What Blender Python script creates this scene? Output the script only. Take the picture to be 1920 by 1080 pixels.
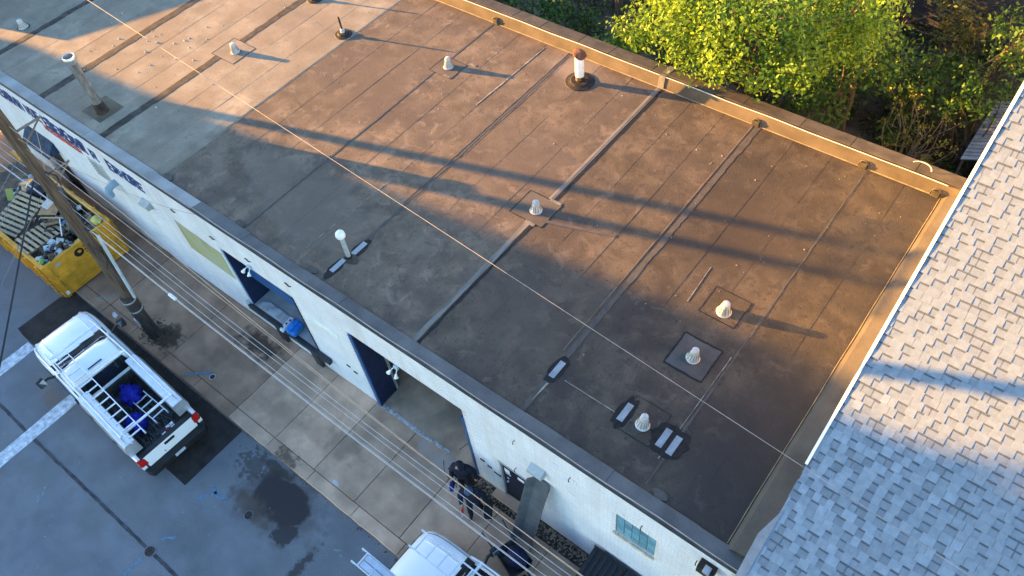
import bpy, bmesh, math, random
import numpy as np
from mathutils import Matrix, Vector, noise as mnoise

for o in list(bpy.data.objects):
    bpy.data.objects.remove(o)
random.seed(7)
rng = np.random.default_rng(7)
sc = bpy.context.scene
C = sc.collection
R = math.radians

# ------------------------------------------------------------------ camera
cam = bpy.data.cameras.new('camera')
cam.sensor_width = 36.0
cam.lens = 36.0 * 1470.76 / 1920.0
cam.clip_start = 0.1
cam.clip_end = 1000.0
camo = bpy.data.objects.new('camera', cam)
C.objects.link(camo)
camo.matrix_world = Matrix(((0.78511258, -0.44859428, 0.42703794, 0.0),
                            (0.61360761, 0.65707520, -0.43787884, 0.0),
                            (-0.08416610, 0.60581791, 0.79113888, 20.0),
                            (0, 0, 0, 1)))
sc.camera = camo

# ------------------------------------------------------------------ sky, sun, exposure
AZ, EL = R(17.5), R(9.3)                    # shadows run 17.5 deg off the facade, low evening sun
to_sun = Vector((-math.cos(AZ) * math.cos(EL), -math.sin(AZ) * math.cos(EL), math.sin(EL)))
world = bpy.data.worlds.new('World')
sc.world = world
world.use_nodes = True
wn = world.node_tree.nodes
wl = world.node_tree.links
wn.clear()
sky = wn.new('ShaderNodeTexSky')
sky.sky_type = 'NISHITA'
sky.sun_disc = False
sky.sun_elevation = EL
sky.sun_rotation = math.atan2(to_sun.x, to_sun.y)
sky.air_density = 1.2
sky.dust_density = 0.4
sky.ozone_density = 2.0
bg = wn.new('ShaderNodeBackground')
bg.inputs['Strength'].default_value = 0.100
wo = wn.new('ShaderNodeOutputWorld')
hsv = wn.new('ShaderNodeHueSaturation')          # the photograph's saturated colour, over the whole sky alike
hsv.inputs['Saturation'].default_value = 1.2
hsv.inputs['Hue'].default_value = 0.512
wl.new(sky.outputs[0], hsv.inputs['Color'])
wl.new(hsv.outputs[0], bg.inputs[0])
wl.new(bg.outputs[0], wo.inputs[0])

sun = bpy.data.lights.new('sun', 'SUN')
sun.energy = 4.7
sun.angle = R(0.42)
sun.color = (1.0, 0.50, 0.09)
suno = bpy.data.objects.new('sun', sun)
C.objects.link(suno)
suno.rotation_euler = (-to_sun).to_track_quat('-Z', 'Y').to_euler()
suno.location = to_sun * 80

sc.view_settings.view_transform = 'Standard'
sc.view_settings.look = 'None'
sc.view_settings.exposure = 3.22
sc.view_settings.gamma = 1.0
sc.view_settings.use_curve_mapping = False
sc.render.engine = 'CYCLES'
sc.cycles.max_bounces = 6
sc.cycles.transparent_max_bounces = 6


# ------------------------------------------------------------------ helpers: materials
MATS = {}


def M(name, col, rough=0.8, var=0.18, scale=2.5, bump=0.0, bscale=60.0, metal=0.0, col2=None, spec=0.3,
      stretch=(1, 1, 1), fine=0.12, fscale=45.0, stains=(), trans=0.0, tint=0.0, streak=None, patch=None):
    """Procedural material: two octaves of colour variation, optional shaped stains, fine bump."""
    if name in MATS:
        return MATS[name]
    m = bpy.data.materials.new(name)
    m.use_nodes = True
    N, L = m.node_tree.nodes, m.node_tree.links
    b = N['Principled BSDF']
    geo = N.new('ShaderNodeNewGeometry')
    pos = geo.outputs['Position']

    def mapped(st):
        mp = N.new('ShaderNodeMapping')
        mp.inputs['Scale'].default_value = st
        L.new(pos, mp.inputs['Vector'])
        return mp.outputs[0]

    def noise(sc_, det, vec, dist=0.0):
        n = N.new('ShaderNodeTexNoise')
        n.inputs['Scale'].default_value = sc_
        n.inputs['Detail'].default_value = det
        n.inputs['Distortion'].default_value = dist
        L.new(vec, n.inputs['Vector'])
        return n.outputs['Fac']

    def rng_(sock, a, b_, c, d):
        r = N.new('ShaderNodeMapRange')
        r.inputs[1].default_value = a
        r.inputs[2].default_value = b_
        r.inputs[3].default_value = c
        r.inputs[4].default_value = d
        L.new(sock, r.inputs[0])
        return r.outputs[0]

    def mix(fac, A, B, mode='MIX'):
        x = N.new('ShaderNodeMix')
        x.data_type = 'RGBA'
        x.blend_type = mode
        for s, v in ((x.inputs[0], fac), (x.inputs[6], A), (x.inputs[7], B)):
            if isinstance(v, (int, float)):
                s.default_value = v
            elif isinstance(v, (tuple, list)):
                s.default_value = (*v[:3], 1)
            else:
                L.new(v, s)
        return x.outputs[2]

    col2 = col2 or tuple(min(1, c * (1 - 1.6 * var)) for c in col)
    colA = tuple(min(1, c * (1 + var)) for c in col)
    vec = mapped(stretch)
    n1 = noise(scale, 5, vec)
    c = mix(rng_(n1, 0.32, 0.68, 0, 1), colA, col2)
    if streak:
        st, sscale, amt, scol = streak
        n3 = noise(sscale, 4, mapped(st))
        c = mix(rng_(n3, 0.5, 0.75, 0, amt), c, scol)
    for psc, lo, hi, amt, pcol in ([patch] if patch and not isinstance(patch, list) else patch or []):
        n4 = noise(psc, 4, vec, 0.6)
        c = mix(rng_(n4, lo, hi, 0, amt), c, pcol)
    if fine:
        n2 = noise(fscale, 2, pos)
        g = rng_(n2, 0.3, 0.7, 1 - fine, 1 + fine)
        cmb = N.new('ShaderNodeCombineColor')
        for i in range(3):
            L.new(g, cmb.inputs[i])
        c = mix(1.0, c, cmb.outputs[0], 'MULTIPLY')
    if tint:
        oi = N.new('ShaderNodeObjectInfo')
        g = rng_(oi.outputs['Random'], 0, 1, 1 - tint, 1 + tint)
        cmb = N.new('ShaderNodeCombineColor')
        for i in range(3):
            L.new(g, cmb.inputs[i])
        c = mix(1.0, c, cmb.outputs[0], 'MULTIPLY')
    rsock = None
    for (cx, cy, rx, ry, scol, amt, edge, wob, nsc, srough) in stains:
        v1 = N.new('ShaderNodeVectorMath')
        v1.operation = 'SUBTRACT'
        L.new(pos, v1.inputs[0])
        v1.inputs[1].default_value = (cx, cy, 0)
        v2 = N.new('ShaderNodeVectorMath')
        v2.operation = 'MULTIPLY'
        L.new(v1.outputs[0], v2.inputs[0])
        v2.inputs[1].default_value = (1 / rx, 1 / ry, 0)
        ln = N.new('ShaderNodeVectorMath')
        ln.operation = 'LENGTH'
        L.new(v2.outputs[0], ln.inputs[0])
        nn = rng_(noise(nsc, 4, pos), 0.25, 0.75, -wob, wob)
        ad = N.new('ShaderNodeMath')
        ad.operation = 'ADD'
        L.new(ln.outputs['Value'], ad.inputs[0])
        L.new(nn, ad.inputs[1])
        f = rng_(ad.outputs[0], 1 + edge, 1 - edge, 0, amt)
        c = mix(f, c, scol)
        if srough is not None:
            mr = N.new('ShaderNodeMix')
            L.new(f, mr.inputs[0])
            if rsock is None:
                mr.inputs[2].default_value = rough
            else:
                L.new(rsock, mr.inputs[2])
            mr.inputs[3].default_value = srough
            rsock = mr.outputs[0]
    L.new(c, b.inputs['Base Color'])
    if rsock is not None:
        L.new(rsock, b.inputs['Roughness'])
    else:
        b.inputs['Roughness'].default_value = rough
    b.inputs['Metallic'].default_value = metal
    b.inputs['Specular IOR Level'].default_value = spec
    if bump:
        bn = N.new('ShaderNodeBump')
        bn.inputs['Strength'].default_value = min(1, bump)
        bn.inputs['Distance'].default_value = 0.01
        L.new(noise(bscale, 4, pos), bn.inputs['Height'])
        L.new(bn.outputs[0], b.inputs['Normal'])
    if trans:
        out = N['Material Output']
        tr = N.new('ShaderNodeBsdfTranslucent')
        L.new(c, tr.inputs[0])
        ms = N.new('ShaderNodeMixShader')
        ms.inputs[0].default_value = trans
        L.new(b.outputs[0], ms.inputs[1])
        L.new(tr.outputs[0], ms.inputs[2])
        L.new(ms.outputs[0], out.inputs[0])
    MATS[name] = m
    return m


# ------------------------------------------------------------------ helpers: meshes
class MB:
    """Collects boxes, tubes, lathes and prisms (world or local coordinates) into one mesh."""

    def __init__(s):
        s.v, s.f = [], []

    def add(s, vs, fs):
        n = len(s.v)
        s.v += [tuple(v) for v in vs]
        s.f += [tuple(i + n for i in f) for f in fs]
        return s

    def box(s, x0, y0, z0, x1, y1, z1):
        return s.add([(x0, y0, z0), (x1, y0, z0), (x1, y1, z0), (x0, y1, z0), (x0, y0, z1), (x1, y0, z1), (x1, y1, z1), (x0, y1, z1)],
                     [(0, 3, 2, 1), (4, 5, 6, 7), (0, 1, 5, 4), (1, 2, 6, 5), (2, 3, 7, 6), (3, 0, 4, 7)])

    def obox(s, c, size, rot=(0, 0, 0)):
        from mathutils import Euler
        m = Euler(rot).to_matrix()
        hx, hy, hz = (q / 2 for q in size)
        vs = [Vector(c) + m @ Vector((x * hx, y * hy, z * hz)) for z in (-1, 1) for x, y in ((-1, -1), (1, -1), (1, 1), (-1, 1))]
        return s.add(vs, [(0, 3, 2, 1), (4, 5, 6, 7), (0, 1, 5, 4), (1, 2, 6, 5), (2, 3, 7, 6), (3, 0, 4, 7)])

    def tube(s, pts, r, n=8, caps=True):
        pts = [Vector(p) for p in pts]
        rs = r if isinstance(r, (list, tuple)) else [r] * len(pts)
        rings = []
        prev = None
        for i, p in enumerate(pts):
            d = (pts[min(i + 1, len(pts) - 1)] - pts[max(i - 1, 0)])
            d = d.normalized() if d.length > 1e-9 else Vector((0, 0, 1))
            if prev is None:
                a = Vector((0, 0, 1)) if abs(d.z) < 0.9 else Vector((1, 0, 0))
                u = d.cross(a).normalized()
            else:
                u = (prev - d * prev.dot(d)).normalized()
            prev = u
            w = d.cross(u)
            rings.append([p + (u * math.cos(2 * math.pi * k / n) + w * math.sin(2 * math.pi * k / n)) * rs[i] for k in range(n)])
        vs = [v for ring in rings for v in ring]
        fs = []
        for i in range(len(pts) - 1):
            for k in range(n):
                a, b = i * n + k, i * n + (k + 1) % n
                fs.append((a, b, b + n, a + n))
        if caps:
            fs.append(tuple(range(n - 1, -1, -1)))
            fs.append(tuple((len(pts) - 1) * n + k for k in range(n)))
        return s.add(vs, fs)

    def lathe(s, prof, c=(0, 0, 0), n=20, axis='z', caps=True):
        vs, fs = [], []
        for (r, h) in prof:
            for k in range(n):
                a = 2 * math.pi * k / n
                x, y = r * math.cos(a), r * math.sin(a)
                p = {'z': (x, y, h), 'y': (x, h, y), 'x': (h, x, y)}[axis]
                vs.append((p[0] + c[0], p[1] + c[1], p[2] + c[2]))
        for i in range(len(prof) - 1):
            for k in range(n):
                a, b = i * n + k, i * n + (k + 1) % n
                fs.append((a, b, b + n, a + n))
        if caps:
            fs.append(tuple(range(n - 1, -1, -1)))
            fs.append(tuple((len(prof) - 1) * n + k for k in range(n)))
        return s.add(vs, fs)

    def prism(s, poly, z0, z1):
        n = len(poly)
        vs = [(x, y, z0) for x, y in poly] + [(x, y, z1) for x, y in poly]
        fs = [tuple(range(n - 1, -1, -1)), tuple(range(n, 2 * n))]
        fs += [(i, (i + 1) % n, n + (i + 1) % n, n + i) for i in range(n)]
        return s.add(vs, fs)

    def loft(s, rings, caps=True):
        n = len(rings[0])
        vs = [v for r in rings for v in r]
        fs = []
        for i in range(len(rings) - 1):
            for k in range(n):
                a, b = i * n + k, i * n + (k + 1) % n
                fs.append((a, b, b + n, a + n))
        if caps:
            fs.append(tuple(range(n - 1, -1, -1)))
            fs.append(tuple((len(rings) - 1) * n + k for k in range(n)))
        return s.add(vs, fs)

    def move(s, mat):
        s.v = [tuple(mat @ Vector(v)) for v in s.v]
        return s

    def mesh(s, name, mat, bevel=0.0, smooth=False, seg=2):
        me = bpy.data.meshes.new(name)
        me.from_pydata(s.v, [], s.f)
        bm = bmesh.new()
        bm.from_mesh(me)
        bmesh.ops.recalc_face_normals(bm, faces=bm.faces)
        if bevel:
            ed = [e for e in bm.edges if len(e.link_faces) == 2 and e.calc_face_angle(0) > 0.6]
            bmesh.ops.bevel(bm, geom=ed, offset=bevel, segments=seg, affect='EDGES', profile=0.6, clamp_overlap=True)
        bm.to_mesh(me)
        bm.free()
        if mat:
            me.materials.append(mat)
        if smooth:
            me.polygons.foreach_set('use_smooth', [True] * len(me.polygons))
            me.set_sharp_from_angle(angle=R(40))
        me.update()
        return me

    def build(s, name, mat, parent=None, bevel=0.0, smooth=False, seg=2):
        return link(name, s.mesh(name, mat, bevel, smooth, seg), parent)


def link(name, me, parent=None):
    o = bpy.data.objects.new(name, me)
    C.objects.link(o)
    if parent is not None:
        o.parent = parent
        root = parent
        pm = Matrix.Identity(4)
        chain = []
        while root is not None:
            chain.append(root)
            root = root.parent
        for r in reversed(chain):
            pm = pm @ r.matrix_parent_inverse @ r.matrix_basis
        o.matrix_parent_inverse = pm.inverted()
    return o


def tag(o, label=None, cat=None, group=None, kind=None):
    for k, v in (('label', label), ('category', cat), ('group', group), ('kind', kind)):
        if v:
            o[k] = v
    return o


def thing(name, label, cat, loc=(0, 0, 0), group=None):
    o = bpy.data.objects.new(name, None)
    o.empty_display_size = 0.2
    o.location = loc
    C.objects.link(o)
    return tag(o, label, cat, group)


def blob(cx, cy, rx, ry, n=28, wob=0.18, seed=0, freq=1.3):
    out = []
    for k in range(n):
        a = 2 * math.pi * k / n
        q = 1 + wob * 2 * mnoise.noise(Vector((math.cos(a) * freq + seed * 3.1, math.sin(a) * freq, seed * 1.7)))
        out.append((cx + rx * q * math.cos(a), cy + ry * q * math.sin(a)))
    return out


def ribbon(mb, pts, w, z0, z1, jit=0.02, step=0.25, seed=0):
    step = min(step, 0.12)
    """A band of uneven width along a polyline lying flat."""
    P = [Vector((p[0], p[1], 0)) for p in pts]
    dense = []
    for a, b in zip(P, P[1:]):
        k = max(1, int((b - a).length / step))
        dense += [a.lerp(b, i / k) for i in range(k)]
    dense.append(P[-1])
    Ls, Rs = [], []
    for i, p in enumerate(dense):
        d = (dense[min(i + 1, len(dense) - 1)] - dense[max(i - 1, 0)]).normalized()
        nrm = Vector((-d.y, d.x, 0))
        j1 = (mnoise.noise(Vector((i * 0.31, seed * 7.3, 0.2))) + 0.8 * mnoise.noise(Vector((i * 1.7, seed * 5.1, 3.2)))) * jit * 1.1
        j2 = (mnoise.noise(Vector((i * 0.31, seed * 7.3, 9.2))) + 0.8 * mnoise.noise(Vector((i * 1.7, seed * 5.1, 6.2)))) * jit * 1.1
        Ls.append(p + nrm * (w / 2 + j1))
        Rs.append(p - nrm * (w / 2 + j2))
    for i in range(len(dense) - 1):
        q = [Ls[i], Ls[i + 1], Rs[i + 1], Rs[i]]
        vs = [(v.x, v.y, z0) for v in q] + [(v.x, v.y, z1) for v in q]
        fs = [(4, 7, 6, 5), (0, 1, 5, 4), (2, 3, 7, 6)]
        if i == 0:
            fs.append((3, 0, 4, 7))
        if i == len(dense) - 2:
            fs.append((1, 2, 6, 5))
        mb.add(vs, fs)
    return mb


def text_mesh(name, body, size, mat, matrix, parent, depth=0.004, shear=0.0, offset=0.0):
    cu = bpy.data.curves.new(name, 'FONT')
    cu.body = body
    cu.size = size
    cu.extrude = depth
    cu.shear = shear
    cu.offset = offset
    cu.align_x = 'LEFT'
    tmp = bpy.data.objects.new(name + '_tmp', cu)
    C.objects.link(tmp)
    dg = bpy.context.evaluated_depsgraph_get()
    me = bpy.data.meshes.new_from_object(tmp.evaluated_get(dg))
    bpy.data.objects.remove(tmp)
    bpy.data.curves.remove(cu)
    me.transform(matrix)
    me.materials.clear()
    me.materials.append(mat)
    me.name = name
    return link(name, me, parent)


def copy_tree(o, parent=None, skip=()):
    c = o.copy()
    C.objects.link(c)
    c.parent = parent
    for ch in list(o.children):
        copy_tree(ch, c)
    return c

# ------------------------------------------------------------------ the setting
asphalt = M('asphalt', (0.142, 0.150, 0.165), 0.9, 0.14, 0.9, 0.6, 110, fine=0.34, fscale=48,
            patch=[(0.45, 0.45, 0.66, 0.35, (0.175, 0.172, 0.168)), (2.2, 0.55, 0.7, 0.3, (0.115, 0.112, 0.112)), (14.0, 0.64, 0.70, 0.4, (0.09, 0.088, 0.088))],
            streak=((0.15, 2.2, 1), 1.2, 0.35, (0.12, 0.118, 0.118)),
            stains=[(-11.5, 1.7, 1.35, 0.85, (0.06, 0.052, 0.047), 0.6, 0.3, 0.5, 2.2, None),
                    (-11.55, 1.72, 0.95, 0.62, (0.016, 0.013, 0.014), 0.95, 0.07, 0.30, 1.4, 0.5),
                    (-10.75, 1.15, 0.36, 0.32, (0.018, 0.015, 0.016), 0.9, 0.12, 0.5, 3.0, 0.4),
                    (-12.35, 2.25, 0.60, 0.16, (0.028, 0.020, 0.014), 0.85, 0.2, 0.5, 3.0, 0.5),
                    (-12.1, 1.05, 0.75, 0.28, (0.075, 0.052, 0.036), 0.65, 0.3, 0.6, 4.0, None),
                    (-9.75, 0.55, 0.13, 0.8, (0.03, 0.026, 0.026), 0.8, 0.35, 0.7, 6.0, None),
                    (-12.95, 1.95, 0.5, 0.35, (0.04, 0.032, 0.026), 0.6, 0.10, 1.3, 7.0, None),
                    (-19.8, -0.3, 0.8, 0.25, (0.17, 0.10, 0.06), 0.5, 0.4, 0.6, 4.0, None)])
ground = tag(MB().box(-260, -260, -0.4, 260, 260, -0.05).build('ground', M('soil', (0.07, 0.055, 0.04), 0.95, 0.4, 1.2, 0.8, 25, fine=0.35, fscale=20)), kind='structure')
road = tag(MB().box(-130, -7.0, -0.3, 90, 2.5, 0.0).build('road', asphalt), kind='structure')

fresh = M('fresh_asphalt', (0.022, 0.021, 0.021), 0.85, 0.3, 3, 0.8, 110, fine=0.35, fscale=80)
mb = MB()
mb.prism([(-23.35, 0.45), (-22.9, 0.4), (-15.6, 0.36), (-14.12, 0.37), (-14.1, 2.46), (-23.3, 2.46)], 0.0, 0.006)
mb.build('asphalt_patch', fresh, road)
tar = M('tar', (0.014, 0.012, 0.012), 0.75, 0.3, 8, 0.6, 60, spec=0.25)
ribbon(MB(), [(-60, -1.5), (-19, -1.46), (-12, -1.35), (30, -1.25)], 0.09, 0.0, 0.005, 0.02, 0.4, 3).build('tar_seam', M('worn_tar', (0.055, 0.056, 0.06), 0.85, 0.3, 4), road)
paint = M('road_paint', (0.55, 0.57, 0.60), 0.8, 0.12, 6, 0.2, 60, col2=(0.30, 0.31, 0.33), fine=0.25, fscale=40)
for x0, x1, y0, y1 in ((-19.58, -19.12, -6.7, 0.34), (-22.55, -22.1, -6.7, 0.36)):
    mb = MB()
    n = 22
    L_, R_ = [], []
    for k in range(n + 1):
        y = y0 + (y1 - y0) * k / n
        L_.append((x0 + 0.025 * mnoise.noise(Vector((y * 2, x0, 0))), y))
        R_.append((x1 + 0.025 * mnoise.noise(Vector((y * 2, x1, 4))), y))
    mb.prism(L_ + R_[::-1], 0.0, 0.007)
    mb.build('painted_stripe', paint, road)
bluep = M('blue_marking_paint', (0.085, 0.165, 0.25), 0.85, 0.3, 14, col2=(0.115, 0.13, 0.15), fine=0.3, fscale=60)
tealp = M('teal_marking_paint', (0.13, 0.21, 0.21), 0.85, 0.3, 14, col2=(0.12, 0.14, 0.145), fine=0.3, fscale=60)
for pts, w, m_ in (([(-13.5, 0.85), (-13.1, 0.72), (-12.85, 0.85)], 0.10, bluep), ([(-13.2, 0.78), (-13.5, 0.35)], 0.08, bluep),
                   ([(-13.42, -1.0), (-13.1, -0.72)], 0.07, bluep), ([(-13.4, -1.6), (-13.42, -2.2)], 0.08, bluep),
                   ([(-17.45, -2.1), (-17.25, -2.3), (-17.4, -2.35), (-17.2, -2.5)], 0.05, tealp), ([(-9.35, 1.62), (-9.2, 1.72), (-9.08, 1.6)], 0.04, tealp)):
    ribbon(MB(), pts, w, 0.0, 0.005, 0.03, 0.07, len(pts)).build('paint_mark', m_, road)

# pavement: kerb stones and slabs laid one by one on a bed
conc_a = M('pavement_concrete', (0.47, 0.315, 0.215), 0.9, 0.16, 1.6, 0.35, 90, fine=0.14, fscale=70, tint=0.10,
           patch=(0.9, 0.52, 0.7, 0.5, (0.34, 0.22, 0.145)),
           stains=[(-16.9, 4.85, 0.35, 0.3, (0.06, 0.045, 0.035), 0.6, 0.4, 0.9, 4, None),
                   (-11.3, 3.9, 0.5, 0.35, (0.18, 0.13, 0.09), 0.6, 0.5, 0.9, 3, None),
                   (-8.4, 5.15, 1.0, 0.28, (0.34, 0.34, 0.33), 0.6, 0.4, 0.6, 4, None),
                   (-12.3, 2.62, 0.35, 0.22, (0.05, 0.035, 0.025), 0.7, 0.3, 0.8, 5, None),
                   (-13.3, 3.5, 0.7, 0.5, (0.21, 0.15, 0.10), 0.5, 0.5, 0.8, 3, None)])
conc_b = M('old_pavement_concrete', (0.30, 0.19, 0.125), 0.9, 0.2, 1.4, 0.4, 90, fine=0.16, fscale=70, tint=0.10,
           patch=(1.1, 0.5, 0.7, 0.6, (0.20, 0.125, 0.08)),
           stains=[(-18.75, 3.2, 0.55, 0.4, (0.05, 0.036, 0.022), 0.9, 0.25, 0.6, 5, None),
                   (-15.9, 4.75, 0.75, 0.33, (0.035, 0.025, 0.017), 0.85, 0.4, 0.8, 3.5, None)])
sidewalk = tag(MB().box(-130, 2.52, -0.3, 90, 5.5, 0.085).build('sidewalk', M('joint_dirt', (0.05, 0.043, 0.035), 0.95, 0.3, 6)), kind='structure')
joints = [-36, -33.2, -30.4, -27.6, -24.6, -21.4, -18.05, -14.75, -13.05, -11.4, -9.8, -8.12, -6.45, -4.8, -3.1, -1.4, 0.3, 2, 3.7]
for a, b in zip(joints, joints[1:]):
    m_ = conc_b if a < -14.8 else conc_a
    y1 = 5.44 if b < -7.4 else 5.02
    zt = 0.12 + random.uniform(-0.004, 0.004)
    mb = MB()
    vs = [(a + 0.008, 2.875), (b - 0.008, 2.875), (b - 0.008, y1), (a + 0.008, y1)]
    dz = [random.uniform(-0.004, 0.004) for _ in range(4)]
    mb.add([(x, y, 0.02) for x, y in vs] + [(x, y, zt + d) for (x, y), d in zip(vs, dz)],
           [(0, 3, 2, 1), (4, 5, 6, 7), (0, 1, 5, 4), (1, 2, 6, 5), (2, 3, 7, 6), (3, 0, 4, 7)])
    mb.build('slab', m_, sidewalk, bevel=0.006, seg=1)
kx = -36.0
while kx < 3.5:
    w = random.uniform(1.55, 1.75)
    m_ = conc_b if kx < -15.5 else conc_a
    poly = [(kx + 0.006, 2.5 + random.uniform(-0.008, 0.008))]
    for k in range(1, 6):
        poly.append((kx + w * k / 6, 2.5 + random.uniform(-0.010, 0.010)))
    poly += [(kx + w - 0.006, 2.51), (kx + w - 0.006, 2.86), (kx + 0.006, 2.86)]
    MB().prism(poly, -0.05, 0.122 + random.uniform(-0.004, 0.004)).build('kerb_stone', m_, sidewalk, bevel=0.012, seg=1)
    kx += w
ribbon(MB(), [(-16.35, 3.2), (-16.7, 2.92), (-17.1, 2.62)], 0.07, 0.1, 0.13, 0.03, 0.06, 5).build('paint_mark', bluep, sidewalk)
ribbon(MB(), [(-22.1, 2.75), (-21.8, 2.95), (-21.6, 3.3)], 0.05, 0.1, 0.131, 0.015, 0.08, 6).build('paint_mark', tealp, sidewalk)
for cx, cy, r_, m_ in ((-20.9, 2.7, 0.12, paint), (-10.6, 2.95, 0.10, paint)):
    MB().prism(blob(cx, cy, r_, r_ * 0.6, 18, 0.3, cx), 0.1, 0.131).build('paint_mark', m_, sidewalk)
# cracks in the old slabs and along the apron
for pts, s_ in (([(-18.9, 3.3), (-18.5, 3.42), (-18.15, 3.38), (-18.05, 3.42)], 2), ([(-8.6, 5.2), (-8.35, 4.95), (-8.0, 4.85), (-7.75, 4.95)], 3),
                ([(-8.35, 5.1), (-8.05, 5.05), (-7.8, 4.8)], 4)):
    ribbon(MB(), pts, 0.018, 0.1, 0.1285, 0.012, 0.08, s_).build('crack', M('joint_dirt', (0, 0, 0)), sidewalk)
# dirt ring round the pole foot and grit along the foot of the wall
grit = M('grit', (0.10, 0.08, 0.055), 0.95, 0.5, 9, 0.8, 40, fine=0.4, fscale=50)


def lumps(name, n, fx, fy, zb, smin, smax, mat, seed=1):
    r_ = random.Random(seed)
    mb = MB()
    for _ in range(n):
        x, y, s_ = fx(r_), fy(r_), r_.uniform(smin, smax)
        vs = [(x + s_ * r_.uniform(0.6, 1) * math.cos(t), y + s_ * r_.uniform(0.6, 1) * math.sin(t), zb - 0.01) for t in (0.2, 1.4, 2.7, 3.9, 5.2)]
        top = [(x + (vx - x) * 0.55, y + (vy - y) * 0.55, zb + s_ * r_.uniform(0.3, 0.7)) for vx, vy, _z in vs]
        mb.add(vs + top, [(5, 6, 7, 8, 9)] + [(i, (i + 1) % 5, 5 + (i + 1) % 5, 5 + i) for i in range(5)])
    return tag(mb.build(name, mat), kind='stuff')


tag(lumps('pole_foot_litter', 420, lambda r_: -19.1 + r_.gauss(0, 0.30), lambda r_: 3.05 + r_.gauss(0, 0.2), 0.125, 0.012, 0.04, grit, 2), 'dead leaves and grit heaped round the utility pole foot', 'litter')
tag(lumps('rubble', 1700, lambda r_: r_.uniform(-7.45, -1.0), lambda r_: 5.43 - abs(r_.gauss(0, 0.2)), 0.09, 0.010, 0.045, M('broken_concrete', (0.28, 0.22, 0.16), 0.95, 0.4, 4, 0.7, 40, col2=(0.13, 0.10, 0.07)), 3), 'crumbled concrete and dirt along the white wall foot', 'rubble')
tag(lumps('street_grit', 260, lambda r_: r_.uniform(-24, -6), lambda r_: 2.46 - abs(r_.gauss(0, 0.05)), 0.004, 0.008, 0.03, grit, 4), 'thin line of grit lying along the kerb', 'grit')
tag(lumps('specks', 150, lambda r_: r_.uniform(-24, -6), lambda r_: r_.uniform(-4, 2.4), 0.002, 0.006, 0.016, M('pale_chips', (0.5, 0.5, 0.48), 0.9), 5), 'pale chips scattered over the asphalt', 'grit')
# valve covers
iron = M('cast_iron', (0.035, 0.030, 0.030), 0.6, 0.3, 12, 0.5, 80, metal=0.3)
for x, y, r_, z, lab in ((-11.95, 0.88, 0.14, 0.0, 'small dark round valve cover beside the oil stain'), (-13.37, -1.38, 0.17, 0.0, 'round iron valve cover crossed by a blue paint line'), (-16.23, 3.1, 0.10, 0.122, 'small round shutoff cover at the end of a blue paint line on the pavement')):
    t = thing('valve_cover', lab, 'valve cover', (x, y, z), 'utility covers')
    MB().lathe([(r_, 0), (r_, 0.012), (r_ * 0.84, 0.014), (r_ * 0.82, 0.006), (r_ * 0.8, 0.006)], (x, y, z), 24).build('ring', M('worn_iron', (0.16, 0.15, 0.15), 0.5, 0.3, 10, metal=0.4) if r_ > 0.1 else paint, t)
    mb = MB().lathe([(r_ * 0.8, 0.0), (r_ * 0.8, 0.009), (r_ * 0.1, 0.010)], (x, y, z), 24)
    mb.obox((x, y, z + 0.011), (r_ * 0.9, 0.03, 0.012)).build('lid', iron, t)

# ------------------------------------------------------------------ warehouse
FY = 5.46                                   # front face of the street wall
ZR = 4.87                                   # roof surface
white_wall = M('painted_brick', (0.70, 0.715, 0.74), 0.75, 0.05, 1.3, 0.25, 70, fine=0.05, fscale=30,
               patch=(0.7, 0.58, 0.8, 0.35, (0.66, 0.64, 0.58)), streak=((2.2, 2.2, 0.22), 1.3, 0.55, (0.54, 0.53, 0.50)))
mortar = M('painted_mortar', (0.56, 0.56, 0.555), 0.9, 0.12, 2)
wh = thing('warehouse', 'long white painted brick warehouse with a dark flat roof and street openings', 'warehouse', (-17, FY, 0))
openings = [(-16.55, -13.55, 1.05, 3.62), (-11.3, -7.52, -0.1, 3.8), (-6.62, -5.72, 0.1, 2.2), (-3.2, -2.22, 2.86, 3.86), (-28.1, -26.6, -0.1, 2.7)]
xs = sorted({-36.0, -0.5, *[o[0] for o in openings], *[o[1] for o in openings]})
zs = sorted({-0.3, 4.9, *[o[2] for o in openings], *[o[3] for o in openings]})


def in_open(x, z):
    return any(a < x < b and c < z < d for a, b, c, d in openings)


mb = MB()
for x0, x1 in zip(xs, xs[1:]):
    z0 = None
    for z_a, z_b in zip(zs, zs[1:]):
        solid = not in_open((x0 + x1) / 2, (z_a + z_b) / 2)
        if solid and z0 is None:
            z0 = z_a
        if z0 is not None and (not solid):
            mb.box(x0, FY, z0, x1, FY + 0.26, z_a)
            z0 = None
    if z0 is not None:
        mb.box(x0, FY, z0, x1, FY + 0.26, zs[-1])
mb.build('front_wall', mortar, wh)
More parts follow.
